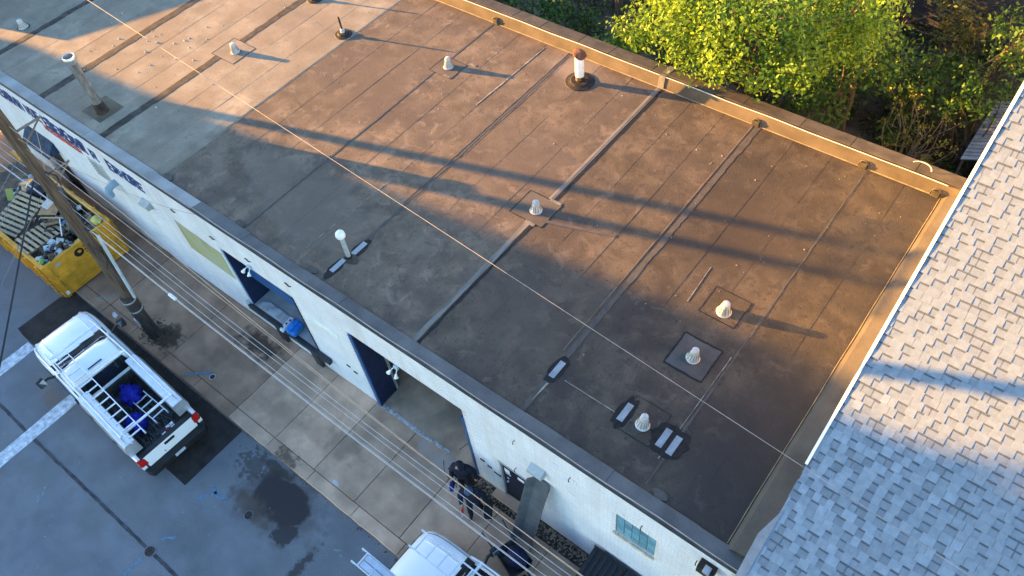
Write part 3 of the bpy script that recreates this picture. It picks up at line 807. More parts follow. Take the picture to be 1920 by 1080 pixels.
def brush_word(x0, x1, zb, zt, n, mat, seed):
    """Heavy slanted hand-painted strokes, too worn to read."""
    r_ = random.Random(seed)
    mb = MB()
    w = (x1 - x0) / n
    for k in range(n):
        a = x0 + k * w
        h = (zt - zb) * r_.uniform(0.78, 1.0)
        sl = 0.18 * h
        kind = r_.choice((0, 1, 2, 3))
        strokes = [((0.15, 0), (0.15, 1))]
        strokes += {0: [((0.15, 1), (0.75, 1)), ((0.15, 0.5), (0.6, 0.5)), ((0.15, 0), (0.75, 0))], 1: [((0.75, 0), (0.75, 1)), ((0.15, 0.5), (0.75, 0.5))],
                    2: [((0.15, 1), (0.75, 0.95)), ((0.75, 0.95), (0.7, 0.5)), ((0.7, 0.5), (0.2, 0.5)), ((0.3, 0.5), (0.8, 0))], 3: [((0.75, 0), (0.75, 1)), ((0.15, 0), (0.75, 0)), ((0.15, 1), (0.75, 1))]}[kind]
        t_ = 0.24 * h + 0.01
        for (ax, az), (bx, bz) in strokes:
            p, q = Vector((a + ax * w + az * sl, 0, zb + az * h)), Vector((a + bx * w + bz * sl, 0, zb + bz * h))
            dv = (q - p).normalized()
            nv = Vector((-dv.z, 0, dv.x)) * t_ / 2
            e = dv * t_ * 0.4
            pts = [p - e + nv, q + e + nv, q + e - nv, p - e - nv]
            yy = FY - 0.0145 - 0.0002 * len(mb.f) % 0.003
            mb.add([(v.x, yy, v.z) for v in pts] + [(v.x, FY, v.z) for v in pts], [(0, 3, 2, 1), (0, 1, 5, 4), (1, 2, 6, 5), (2, 3, 7, 6), (3, 0, 4, 7)])
    mb.build('painted_word', mat, wh)


brush_word(-31.5, -29.0, 4.0, 4.5, 6, sblue, 1)
brush_word(-28.6, -26.95, 4.0, 4.5, 5, sblue, 2)
brush_word(-26.75, -25.8, 4.02, 4.5, 3, sblue, 3)
brush_word(-25.65, -23.1, 4.0, 4.52, 8, sblue, 4)
brush_word(-22.9, -22.45, 3.98, 4.4, 1, sblue, 5)
brush_word(-21.95, -20.0, 3.98, 4.42, 6, sblue, 6)
brush_word(-26.0, -23.7, 3.68, 3.93, 12, sred, 7)
MB().box(-28.1, FY + 0.08, 0.1, -26.6, FY + 0.14, 2.7).build('entry_door', M('entry_navy', (0.012, 0.018, 0.035), 0.35), wh)
aw = MB().add([(-28.2, FY, 2.9), (-26.4, FY, 2.9), (-26.4, FY - 0.45, 2.4), (-28.2, FY - 0.45, 2.4), (-28.2, FY, 2.4), (-26.4, FY, 2.4)], [(0, 1, 2, 3), (0, 3, 4), (1, 5, 2), (3, 2, 5, 4)]).build('awning', M('awning_cloth', (0.02, 0.045, 0.085), 0.8, 0.3, 5), wh)
# ------------------------------------------------------------------ buildings round about
ca, sa = math.cos(AZ), math.sin(AZ)


def SQ(s_, q_):
    """Ground point from distance along the sun's bearing and distance across it."""
    return (s_ * ca - q_ * sa, s_ * sa + q_ * ca)


# tall gabled building down the street towards the sun; its shade covers the street and the front of the roof
gb = thing('gabled_building', 'tall gabled brick building down the street that shades the pavement', 'building', (*SQ(-70, 5), 0))
brown_brick = M('brown_brick', (0.22, 0.12, 0.08), 0.9, 0.25, 3, 0.4, 50)
slate = M('slate', (0.09, 0.09, 0.10), 0.8, 0.2, 2)
S0, S1 = -65.0, -78.0
prof = [(15.6, 11.3), (4.6, 20.9), (-7.0, 12.0)]
mb = MB()
vs = []
for s_ in (S0, S1):
    for q_, z in ((15.1, -0.3), (15.1, 11.55), (4.6, 20.6), (-6.6, 12.2), (-6.6, -0.3)):
        vs.append((*SQ(s_, q_), z))
mb.add(vs, [(0, 1, 2, 3, 4), (9, 8, 7, 6, 5), (0, 5, 6, 1), (4, 3, 8, 9)]).build('walls', brown_brick, gb)
for a, b in zip(prof, prof[1:]):
    v = [(*SQ(S0 + 0.4, a[0]), a[1]), (*SQ(S0 + 0.4, b[0]), b[1]), (*SQ(S1 - 0.4, b[0]), b[1]), (*SQ(S1 - 0.4, a[0]), a[1])]
    MB().add(v + [(x, y, z - 0.25) for x, y, z in v], [(0, 1, 2, 3), (4, 7, 6, 5), (0, 4, 5, 1), (1, 5, 6, 2), (2, 6, 7, 3), (3, 7, 4, 0)]).build('roof_slope', slate, gb)
for qc, w, top in ((7.75, 0.19, 21.0),):
    v = [SQ(S0 - 1.0, qc - w), SQ(S0 - 1.0, qc + w), SQ(S0 - 1.9, qc + w), SQ(S0 - 1.9, qc - w)]
    MB().prism(v, 14.0, top).build('chimney', brown_brick, gb)
for r_ in range(3):
    for k in range(4):
        qa = -4.5 + k * 4.6
        v = [SQ(S0 + 0.03, qa), SQ(S0 + 0.03, qa + 1.2), SQ(S0 - 0.05, qa + 1.2), SQ(S0 - 0.05, qa)]
        MB().prism(v, 1.2 + r_ * 3.4, 3.0 + r_ * 3.4).build('window', M('dark_window', (0.03, 0.04, 0.05), 0.1), gb)
# next building along the row, a little taller than the warehouse
nb = thing('adjoining_building', 'brick building adjoining the far left end of the warehouse', 'building', (-40, FY, 0))
MB().add([(-48, FY + 0.05, -0.3), (-36.05, FY + 0.05, -0.3), (-36.05, 17.3, -0.3), (-48, 17.3, -0.3), (-48, FY + 0.05, 6.1), (-36.05, FY + 0.05, 6.30), (-36.05, 17.3, 7.6), (-48, 17.3, 7.5)],
         [(0, 3, 2, 1), (4, 5, 6, 7), (0, 1, 5, 4), (1, 2, 6, 5), (2, 3, 7, 6), (3, 0, 4, 7)]).build('walls', brown_brick, nb)
MB().box(-44, FY + 0.02, 0.1, -42.8, FY + 0.08, 2.3).build('door', M('dark_window', (0, 0, 0)), nb)
for k in range(3):
    MB().box(-46.5 + k * 3.6, FY + 0.02, 3.4, -45.1 + k * 3.6, FY + 0.08, 4.9).build('window', M('dark_window', (0, 0, 0)), nb)

# ------------------------------------------------------------------ shingled house on the right
EX, EY0, EZ0, SL = -0.42, 4.2, 4.65, 0.5     # rake line, eave, pitch
RY = 17.0


def rz(y):
    return EZ0 + SL * (y - EY0)


hs = thing('shingled_house', 'house with a pale grey laminated shingle roof beside the warehouse', 'house', (4, 11, 0))
siding = M('pale_siding', (0.52, 0.55, 0.58), 0.7, 0.06, 3)
hw = MB()
v = [(EX + 0.25, EY0 + 0.4), (14, EY0 + 0.4), (14, 2 * RY - EY0 - 0.4), (EX + 0.25, 2 * RY - EY0 - 0.4)]
hw.add([(v[0][0], v[0][1], -0.3), (v[0][0], v[2][1], -0.3), (v[0][0], v[2][1], rz(EY0 + 0.4) - 0.2), (v[0][0], RY, rz(RY) - 0.2), (v[0][0], v[0][1], rz(EY0 + 0.4) - 0.2),
        (14, v[0][1], -0.3), (14, v[2][1], -0.3), (14, v[2][1], rz(EY0 + 0.4) - 0.2), (14, RY, rz(RY) - 0.2), (14, v[0][1], rz(EY0 + 0.4) - 0.2)],
       [(0, 1, 2, 3, 4), (9, 8, 7, 6, 5), (0, 4, 9, 5), (1, 6, 7, 2)])
hw.build('walls', siding, hs)
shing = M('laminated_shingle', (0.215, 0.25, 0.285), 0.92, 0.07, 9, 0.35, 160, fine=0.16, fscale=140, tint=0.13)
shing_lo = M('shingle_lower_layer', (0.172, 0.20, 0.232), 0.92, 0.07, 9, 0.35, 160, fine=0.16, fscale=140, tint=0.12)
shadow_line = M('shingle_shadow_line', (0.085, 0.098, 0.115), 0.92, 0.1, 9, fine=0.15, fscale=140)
cosS, sinS = 1 / math.sqrt(1 + SL * SL), SL / math.sqrt(1 + SL * SL)
nrm = Vector((0, -sinS, cosS))
up = Vector((0, cosS, sinS))
deck = MB()
deck.add([(EX, EY0, EZ0 - 0.15), (14.3, EY0, EZ0 - 0.15), (14.3, RY, rz(RY) - 0.15), (EX, RY, rz(RY) - 0.15), (EX, EY0, EZ0), (14.3, EY0, EZ0), (14.3, RY, rz(RY)), (EX, RY, rz(RY))],
         [(0, 3, 2, 1), (4, 5, 6, 7), (0, 1, 5, 4), (1, 2, 6, 5), (2, 3, 7, 6), (3, 0, 4, 7)])
y2 = 2 * RY - EY0
deck.add([(EX, RY, rz(RY) - 0.15), (14.3, RY, rz(RY) - 0.15), (14.3, y2, EZ0 - 0.15), (EX, y2, EZ0 - 0.15), (EX, RY, rz(RY)), (14.3, RY, rz(RY)), (14.3, y2, EZ0), (EX, y2, EZ0)],
         [(0, 3, 2, 1), (4, 5, 6, 7), (1, 2, 6, 5), (2, 3, 7, 6), (3, 0, 4, 7)])
rf = deck.build('roof', shing_lo, hs)
EXPO = 0.165


def slope_pt(x, u, h):
    p = Vector((x, EY0, EZ0)) + up * u + nrm * h
    return p


def slab_on_slope(mb, x0, x1, u0, u1, h0, h1, hb):
    """Tapered piece: butt height h1 at the low edge u0, h0 at the top edge u1."""
    lo, hi = [], []
    for x, u, h in ((x0, u0, h1), (x1, u0, h1), (x1, u1, h0), (x0, u1, h0)):
        lo.append(slope_pt(x, u, hb))
        hi.append(slope_pt(x, u, h))
    mb.add(lo + hi, [(4, 5, 6, 7), (0, 1, 5, 4), (1, 2, 6, 5), (2, 3, 7, 6), (3, 0, 4, 7)])


camp = Vector((0, 0, 20.0))
cm_inv = camo.matrix_world.inverted()


def in_view(p):
    q = cm_inv @ p
    if q.z > -0.1:
        return False
    return abs(q.x / -q.z) < 0.665 and abs(q.y / -q.z) < 0.38


rt = random.Random(21)
pieces = []
ncourse = int((RY - EY0) / cosS / EXPO)
for c_ in range(ncourse):
    u0, u1 = c_ * EXPO, (c_ + 1) * EXPO + 0.03
    x = EX - 0.02 - rt.uniform(0, 0.25)
    raised = rt.random() < 0.5
    while x < 14.2:
        w = rt.uniform(0.12, 0.24) if raised else rt.uniform(0.10, 0.20)
        x0, x1 = max(x, EX - 0.02), x + w
        if x1 - x0 > 0.03:
            pieces.append((x0, x1, u0, u1, raised, rt.random()))
        x += w
        raised = not raised if rt.random() < 0.82 else raised
ranked = []
rest_hi, rest_lo = MB(), MB()
for p in pieces:
    c0 = slope_pt((p[0] + p[1]) / 2, p[2], 0.01)
    ranked.append(((c0 - camp).length if in_view(c0) else 999, p))
ranked.sort(key=lambda t_: t_[0])
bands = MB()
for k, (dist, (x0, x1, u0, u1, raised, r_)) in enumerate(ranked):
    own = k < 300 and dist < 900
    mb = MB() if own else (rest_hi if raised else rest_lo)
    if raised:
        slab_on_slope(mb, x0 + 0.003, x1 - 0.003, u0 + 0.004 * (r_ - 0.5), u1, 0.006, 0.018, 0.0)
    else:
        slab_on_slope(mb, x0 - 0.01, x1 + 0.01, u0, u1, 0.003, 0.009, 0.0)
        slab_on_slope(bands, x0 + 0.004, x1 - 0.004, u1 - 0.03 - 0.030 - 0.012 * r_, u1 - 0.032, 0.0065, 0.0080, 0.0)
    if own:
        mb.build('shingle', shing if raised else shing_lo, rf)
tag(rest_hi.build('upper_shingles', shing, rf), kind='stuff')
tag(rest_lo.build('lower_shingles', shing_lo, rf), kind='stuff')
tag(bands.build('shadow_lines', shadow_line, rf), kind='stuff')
# white drip edge along the rake
mb = MB()
us = np.linspace((7.45 - EY0) / cosS, (RY - EY0) / cosS, 12)
for a, b in zip(us, us[1:]):
    vs = [slope_pt(EX - 0.065, a, -0.015), slope_pt(EX - 0.01, a, 0.03), slope_pt(EX - 0.01, b, 0.03), slope_pt(EX - 0.065, b, -0.015)]
    vs2 = [v_ - nrm * 0.02 for v_ in vs]
    mb.add(vs + vs2, [(0, 1, 2, 3), (4, 7, 6, 5), (0, 4, 5, 1), (1, 5, 6, 2), (2, 6, 7, 3), (3, 7, 4, 0)])
mb.build('drip_edge', M('white_trim', (0.62, 0.61, 0.59), 0.5, 0.03, 4), hs)
MB().add([slope_pt(EX - 0.16, 2.1, -0.03), slope_pt(EX + 0.02, 2.75, 0.03), slope_pt(EX + 0.02, 1.2, 0.03), slope_pt(EX - 0.14, 1.2, -0.03)], [(0, 1, 2, 3)]).build('flashing', M('flashing_metal', (0.16, 0.18, 0.21), 0.5, 0.1, 4), hs)

# yard behind: brick wall, lean-to roof
bw = thing('yard_brick_building', 'weathered brick building with pale faded paint behind the trees', 'building', (-2, 31, 0))
old_brick = M('old_brick', (0.045, 0.046, 0.052), 0.9, 0.3, 2.5, 0.4, 40, col2=(0.065, 0.066, 0.075), patch=(0.35, 0.42, 0.62, 0.8, (0.08, 0.085, 0.105)))
MB().box(-14, 31.02, -0.3, 16, 40, 9.0).build('wall', M('old_mortar', (0.075, 0.08, 0.095), 0.95, 0.2, 2), bw)
mb = MB()
row = 0
z = -0.05
while z < 5.5:
    x = -13.9 + (row % 2) * 0.11
    while x < 6:
        mb.add([(x + 0.007, 30.99, z + 0.006), (x + 0.205, 30.99, z + 0.006), (x + 0.205, 30.99, z + 0.066), (x + 0.007, 30.99, z + 0.066), (x + 0.007, 31.02, z + 0.006), (x + 0.205, 31.02, z + 0.006), (x + 0.205, 31.02, z + 0.066), (x + 0.007, 31.02, z + 0.066)],
               [(0, 1, 2, 3), (0, 4, 5, 1), (1, 5, 6, 2), (2, 6, 7, 3), (3, 7, 4, 0)])
        x += 0.22
    z += 0.075
    row += 1
tag(mb.build('bricks', old_brick, bw), kind='stuff')
ls = thing('lean_to_roof', 'low ribbed pale metal lean-to roof in the shade beside the house', 'lean-to', (-1.2, 24, 0))
for k in range(17):
    y = 22.7 + k * 0.2
    MB().add([(-1.32, y, 1.25), (-0.3, y, 1.7), (-0.3, y + 0.19, 1.7), (-1.32, y + 0.19, 1.25), (-1.32, y, 1.29), (-0.3, y, 1.74), (-0.3, y + 0.19, 1.715), (-1.32, y + 0.19, 1.265)],
             [(0, 3, 2, 1), (4, 5, 6, 7), (0, 1, 5, 4), (1, 2, 6, 5), (2, 3, 7, 6), (3, 0, 4, 7)]).build('board', M('pale_board', (0.24, 0.29, 0.35), 0.6, 0.15, 4, tint=0.2), ls)
for y in (22.8, 24.4, 26.0):
    MB().box(-1.28, y - 0.05, -0.1, -1.2, y + 0.05, 1.28).build('post', M('grey_timber', (0.16, 0.13, 0.11), 0.9), ls)

# ------------------------------------------------------------------ trees
bark = M('bark', (0.11, 0.085, 0.06), 0.95, 0.35, 6, 0.8, 30, stretch=(3, 3, 0.6))
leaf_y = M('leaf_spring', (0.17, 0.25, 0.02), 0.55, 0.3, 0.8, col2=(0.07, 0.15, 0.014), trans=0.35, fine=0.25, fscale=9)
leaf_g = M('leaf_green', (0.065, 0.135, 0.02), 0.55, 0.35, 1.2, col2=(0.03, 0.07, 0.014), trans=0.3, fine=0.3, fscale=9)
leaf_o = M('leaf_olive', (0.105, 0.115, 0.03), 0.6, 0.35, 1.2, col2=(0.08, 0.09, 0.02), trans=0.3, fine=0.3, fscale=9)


def leaves(name, clumps, per, size, mat, parent, seed, shell=0.55):
    """Leaf-sized quads through uneven clumps: dense towards each clump's skin, gaps between clumps."""
    g = np.random.default_rng(seed)
    allv = []
    for (cx, cy, cz, r_, sq) in clumps:
        n = int(per * r_ * r_)
        d = g.normal(size=(n, 3))
        d /= np.linalg.norm(d, axis=1)[:, None]
        wob = 1 + 0.28 * np.sin(d[:, 0] * 5 + cx * 3) * np.cos(d[:, 1] * 4 + cy * 2) + 0.15 * np.sin(d[:, 2] * 9 + cz)
        rad = r_ * wob * (shell + (1 - shell) * g.random(n) ** 0.6)
        rad *= np.where(g.random(n) < 0.06, 1.22, 1.0)
        c0 = np.array([cx, cy, cz]) + d * rad[:, None] * np.array([1, 1, sq])
        nr = d * 0.7 + g.normal(size=(n, 3)) * 0.6 + np.array([0, 0, 0.35])
        nr /= np.linalg.norm(nr, axis=1)[:, None]
        t_ = np.cross(nr, g.normal(size=(n, 3)))
        t_ /= np.linalg.norm(t_, axis=1)[:, None]
        b_ = np.cross(nr, t_)
        s_ = size * (0.45 + 1.15 * g.random(n) ** 1.6)[:, None]
        q = np.stack([c0 - t_ * s_, c0 + b_ * s_ * 0.55, c0 + t_ * s_, c0 - b_ * s_ * 0.55], 1)
        allv.append(q.reshape(-1, 3))
    vv = np.concatenate(allv)
    nq = len(vv) // 4
    me = bpy.data.meshes.new(name)
    me.vertices.add(len(vv))
    me.vertices.foreach_set('co', vv.ravel())
    me.loops.add(nq * 4)
    me.loops.foreach_set('vertex_index', np.arange(nq * 4))
    me.polygons.add(nq)
    me.polygons.foreach_set('loop_start', np.arange(nq) * 4)
    me.polygons.foreach_set('loop_total', np.full(nq, 4))
    me.update(calc_edges=True)
    me.materials.append(mat)
    return link(name, me, parent)


def limb(mb, a, b, r0, r1, rr, k=5, bend=0.12):
    a, b = Vector(a), Vector(b)
    L_ = (b - a).length
    pts = []
    off = Vector((rr.uniform(-1, 1), rr.uniform(-1, 1), rr.uniform(-0.4, 0.4))) * L_ * bend
    for i in range(k + 1):
        t_ = i / k
        pts.append(a.lerp(b, t_) + off * math.sin(t_ * math.pi) + Vector((rr.uniform(-1, 1), rr.uniform(-1, 1), 0)) * 0.02 * L_)
    mb.tube(pts, [r0 + (r1 - r0) * i / k for i in range(k + 1)], 7)
    return pts[-1]


def tree(name, label, cat, base, top, r0, clumps, per, size, mat, seed, group=None, shell=0.55):
    rr = random.Random(seed)
    t = thing(name, label, cat, base, group)
    mb = MB()
    limb(mb, base, top, r0, r0 * 0.5, rr, 7, 0.05)
    tb, tt = Vector(base), Vector(top)
    for c_ in clumps:
        st = tb.lerp(tt, rr.uniform(0.5, 0.98))
        e = Vector(c_[:3])
        e2 = limb(mb, st, st.lerp(e, 0.8), r0 * 0.38, r0 * 0.12, rr, 5, 0.1)
        for _ in range(3):
            limb(mb, e2, e + Vector((rr.uniform(-1, 1), rr.uniform(-1, 1), rr.uniform(-0.6, 1))) * c_[3] * 0.75, r0 * 0.1, 0.012, rr, 3, 0.1)
    mb.build('trunk', bark, t, smooth=True)
    leaves('crown', clumps, per, size, mat, t, seed, shell)
    return t


rr = random.Random(41)
big = []
for k in range(34):
    a, rad = rr.uniform(0, 2 * math.pi), rr.uniform(0.15, 1) ** 0.5
    x = -7.6 + 3.1 * rad * math.cos(a)
    y = 19.8 + 2.6 * rad * math.sin(a)
    z = 6.4 + 1.9 * rr.uniform(-0.8, 1.0) * (1.15 - rad * 0.7)
    big.append((x, y, z, rr.uniform(0.6, 1.05), 0.8))
big += [(-9.6, 17.75, 6.2, 0.75, 0.8), (-8.6, 17.5, 6.0, 0.7, 0.8), (-7.4, 17.2, 6.2, 0.75, 0.8), (-6.6, 17.5, 5.8, 0.6, 0.8), (-5.9, 18.2, 5.7, 0.7, 0.8), (-10.7, 18.8, 6.0, 0.7, 0.8), (-11.3, 18.4, 5.2, 0.6, 0.8), (-10.6, 18.0, 5.3, 0.55, 0.8)]
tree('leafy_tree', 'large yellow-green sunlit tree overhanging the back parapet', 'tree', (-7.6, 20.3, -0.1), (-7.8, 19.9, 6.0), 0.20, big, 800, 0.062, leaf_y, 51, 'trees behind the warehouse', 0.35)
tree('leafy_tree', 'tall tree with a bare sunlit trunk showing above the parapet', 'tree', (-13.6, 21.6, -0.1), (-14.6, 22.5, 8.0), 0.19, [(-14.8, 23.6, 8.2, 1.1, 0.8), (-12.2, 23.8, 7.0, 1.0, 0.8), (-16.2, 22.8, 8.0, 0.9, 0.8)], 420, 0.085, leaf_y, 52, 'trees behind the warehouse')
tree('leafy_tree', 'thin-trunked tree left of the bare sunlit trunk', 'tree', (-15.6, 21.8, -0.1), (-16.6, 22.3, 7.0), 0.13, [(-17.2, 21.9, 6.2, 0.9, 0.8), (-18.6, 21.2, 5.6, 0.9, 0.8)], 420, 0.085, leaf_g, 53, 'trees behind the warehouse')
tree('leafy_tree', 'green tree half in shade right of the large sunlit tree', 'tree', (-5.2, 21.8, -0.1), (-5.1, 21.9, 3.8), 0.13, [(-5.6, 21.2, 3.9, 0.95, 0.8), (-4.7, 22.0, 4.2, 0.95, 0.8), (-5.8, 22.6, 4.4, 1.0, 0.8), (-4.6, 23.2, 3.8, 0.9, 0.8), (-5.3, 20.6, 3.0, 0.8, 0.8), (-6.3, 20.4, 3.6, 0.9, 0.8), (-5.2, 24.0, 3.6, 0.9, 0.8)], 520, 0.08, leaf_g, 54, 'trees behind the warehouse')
tree('leafy_tree', 'small green tree standing against the faded brick building', 'tree', (-1.9, 26.0, -0.1), (-1.7, 26.0, 3.6), 0.11, [(-1.5, 25.6, 3.8, 0.9, 0.8), (-0.7, 26.4, 4.0, 0.9, 0.8), (-1.0, 25.0, 3.2, 0.75, 0.8), (-1.9, 27.0, 3.6, 0.8, 0.8), (-2.5, 25.4, 2.4, 0.75, 0.8), (-2.9, 24.6, 1.8, 0.7, 0.8)], 420, 0.08, leaf_g, 55, 'trees behind the warehouse')
tree('leafy_tree', 'sparse olive thicket tree in front of the faded brick wall', 'tree', (-5.8, 27.6, -0.1), (-5.4, 27.4, 3.6), 0.10, [(-6.6, 27.0, 3.6, 1.0, 0.8), (-5.0, 27.6, 3.8, 1.0, 0.8), (-4.0, 28.0, 3.0, 0.9, 0.8), (-7.6, 27.4, 3.2, 1.0, 0.8), (-3.4, 27.0, 2.2, 0.8, 0.8), (-5.9, 26.0, 2.6, 0.9, 0.8)], 210, 0.085, leaf_o, 56, 'trees behind the warehouse', 0.3)
for x, lab in ((-18.0, 'leftmost dense dark tree added beyond the top edge to shade the brick wall'), (-14.2, 'middle dense dark tree added beyond the top edge to shade the brick wall'), (-10.8, 'rightmost dense dark tree added beyond the top edge to shade the brick wall')):  # trees added out of view to keep the sun off the yard brick wall
    tree('added_shade_tree', lab, 'tree', (x, 28.6, -0.1), (x, 28.6, 6.5), 0.18, [(x + rr.uniform(-1.3, 1.3), 28.6 + rr.uniform(-0.7, 0.8), z_, 1.35, 0.9) for z_ in (1.6, 2.8, 4.0, 5.2, 6.3, 7.3)], 300, 0.10, leaf_g, int(300 - x), 'added shade trees beyond the top edge', 0.35)
for i, (x, y, z, r_, m_, lab) in enumerate(((-19.0, 20.4, 4.0, 1.4, leaf_g, 'dark bush behind the parapet at the far upper edge'), (-17.4, 20.3, 3.2, 1.25, leaf_g, 'dark green bush below the thin-trunked tree'), (-15.3, 20.4, 3.0, 1.0, leaf_g, 'leafy bush left of the bare trunk'),
                                            (-12.2, 19.4, 3.7, 1.0, leaf_y, 'green bush right of the bare trunk behind the parapet'), (-11.0, 21.5, 3.4, 1.3, leaf_g, 'green bush partly under the large sunlit tree'), (-8.5, 24.4, 3.0, 1.5, leaf_g, 'dark bush behind the large sunlit tree'),
                                            (-3.6, 23.4, 0.8, 0.7, leaf_g, 'low dark bush beside the bare shrub'), (-2.9, 26.6, 1.3, 0.9, leaf_g, 'round shaded bush at the foot of the small green tree'), (-4.4, 25.3, 1.3, 1.0, leaf_o, 'olive bush in the middle of the yard'),
                                            (-10.0, 26.5, 3.5, 1.6, leaf_g, 'tall dark bush at the top edge behind the large tree'), (-13.2, 25.5, 3.4, 1.6, leaf_g, 'dense bush at the top edge beside the bare trunk'), (-6.2, 24.4, 1.6, 1.2, leaf_g, 'shaded bush under the half-lit green tree'), (-7.6, 28.9, 2.6, 1.3, leaf_o, 'olive thicket bush against the left part of the faded brick wall'), (-3.6, 29.3, 1.6, 1.1, leaf_o, 'sparse olive bush at the foot of the faded brick wall'), (-1.6, 24.0, 2.6, 0.8, leaf_g, 'green bush beside the low metal lean-to'), (-4.0, 24.2, 2.2, 1.0, leaf_g, 'green bush between the bare shrub and the half-lit tree'))):
    cl = [(x, y, z, r_, 0.75)] + [(x + rr.uniform(-1, 1) * r_, y + rr.uniform(-1, 1) * r_, max(0.5, z + rr.uniform(-0.6, 0.5) * r_), r_ * rr.uniform(0.45, 0.7), 0.8) for _ in range(4)]
    t = thing('bush', lab, 'bush', (x, y, 0), 'bushes behind the warehouse')
    mb = MB()
    for c_ in cl:
        limb(mb, (x + rr.uniform(-0.2, 0.2), y + rr.uniform(-0.2, 0.2), -0.1), c_[:3], 0.045, 0.015, rr, 4)
    mb.build('stems', bark, t)
    leaves('crown', cl, 430 if m_ is not leaf_o else 240, 0.08, m_, t, 60 + i, 0.4)
# bare shrub with yellow shoots
t = thing('bare_shrub', 'nearly bare shrub with long yellow shoots in the shaded yard', 'shrub', (-3.1, 22.3, 0))
mb, tips = MB(), []
for k in range(16):
    a = rr.uniform(-0.6, 2.6)
    L_ = rr.uniform(1.0, 2.3)
    e = Vector((-3.1 + math.cos(a) * L_ * 0.8, 22.3 + math.sin(a) * L_ * 0.6, rr.uniform(1.2, 2.9)))
    limb(mb, (-3.1 + rr.uniform(-0.15, 0.15), 22.3 + rr.uniform(-0.15, 0.15), -0.1), e, 0.035, 0.009, rr, 6, 0.14)
    tips.append(e)
    for _ in range(2):
        b0 = Vector((-3.1, 22.3, 0)).lerp(e, rr.uniform(0.4, 0.8))
        e2 = b0 + Vector((rr.uniform(-1, 1), rr.uniform(-1, 1), rr.uniform(0, 0.8))) * 0.6
        limb(mb, b0, e2, 0.014, 0.006, rr, 3)
        tips.append(e2)
mb.build('twigs', M('dry_twig', (0.20, 0.16, 0.11), 0.9, 0.3, 5), t)
leaves('buds', [(p.x, p.y, p.z, 0.16, 1) for p in tips], 700, 0.045, M('leaf_bud', (0.28, 0.26, 0.05), 0.6, 0.25, 3, trans=0.3), t, 90, 0.1)
t = thing('fallen_branch', 'pale dead branch lying behind the parapet', 'branch', (-5.0, 20.4, 0))
mb = MB()
limb(mb, (-5.6, 20.3, 1.2), (-4.3, 20.9, 1.7), 0.035, 0.012, rr)
limb(mb, (-5.1, 20.5, 1.4), (-5.4, 21.2, 2.1), 0.02, 0.008, rr)
limb(mb, (-4.8, 20.7, 1.5), (-4.2, 20.5, 2.0), 0.018, 0.008, rr)
mb.build('branch_wood', M('pale_deadwood', (0.32, 0.28, 0.24), 0.9), t)
# leaf litter and ivy on the yard ground
g = np.random.default_rng(4)
leaves('yard_undergrowth', [(g.uniform(-20, -0.8), g.uniform(18.0, 30.8), 0.02, g.uniform(0.4, 0.9), 0.25) for _ in range(200)], 330, 0.075, M('leaf_ground', (0.045, 0.06, 0.016), 0.7, 0.4, 1.0, col2=(0.06, 0.045, 0.025), trans=0.15), None, 77, 0.1)
tag(bpy.data.objects['yard_undergrowth'], 'low ivy and leaf litter covering the yard', 'undergrowth', kind='stuff')
t = tag(MB().tube([(-1.72 + 0.26 * math.cos(a), 17.05 + 0.16 * math.sin(a), 5.26 + 0.05 * math.sin(a)) for a in np.linspace(0.0, 2.6, 12)], 0.014, 6).build('bent_pipe', white_metal), 'thin white bent pipe curving over the back parapet corner', 'pipe')
# ------------------------------------------------------------------ things on the roof
galv = MATS['galvanised']
lead = M('lead_cone', (0.46, 0.44, 0.41), 0.6, 0.15, 9, 0.5, 60)
lead_dk = M('cone_slots', (0.10, 0.10, 0.11), 0.7)
GV = 'cone roof vents'
for x, y, lab in ((-21.9, 10.95, 'pale cone vent on the pale patch beside a brown tar band'), (-15.2, 14.12, 'small cone vent between two repair plates near the back of the roof'), (-9.22, 10.75, 'cone vent on the square patch midway along the double seam strip'),
                  (-3.66, 10.6, 'sunlit cone vent with a long shadow on the right part of the roof'), (-3.6, 9.1, 'cone vent in the black-edged square patch'), (-3.62, 7.06, 'cone vent between the tarred repair plates nearest the street'), (-29.98, 7.72, 'cone vent at the far left end of the roof')):
    t = thing('cone_vent', lab, 'roof vent', (x, y, ZS), GV)
    MB().lathe([(0.17, 0), (0.175, 0.015), (0.15, 0.03)], (x, y, ZS), 20).build('flange', lead, t, smooth=True)
    MB().lathe([(0.15, 0.02), (0.142, 0.07), (0.09, 0.27), (0.085, 0.33), (0.0, 0.345)], (x, y, ZS), 20).build('cone', lead, t, smooth=True)
    for k in range(12):
        a = 2 * math.pi * k / 12
        p0 = (x + 0.150 * math.cos(a), y + 0.150 * math.sin(a), ZS + 0.05)
        p1 = (x + 0.105 * math.cos(a), y + 0.105 * math.sin(a), ZS + 0.235)
        MB().tube([p0, p1], 0.006, 4).build('slot', lead_dk, t)
    if abs(x + 3.58) < 0.6 or x < -20:
        MB().prism(blob(x, y, 0.21, 0.20, 26, 0.16, y), ZS - 0.01, ZS + 0.0075).build('mastic_smear', old_tar, t)
    rv = random.Random(int(y * 10))
    t.rotation_euler = (R(rv.uniform(-5, 5)), R(rv.uniform(-5, 5)), rv.uniform(0, 6))
    t.scale = (rv.uniform(0.92, 1.05),) * 2 + (rv.uniform(0.86, 1.12),)

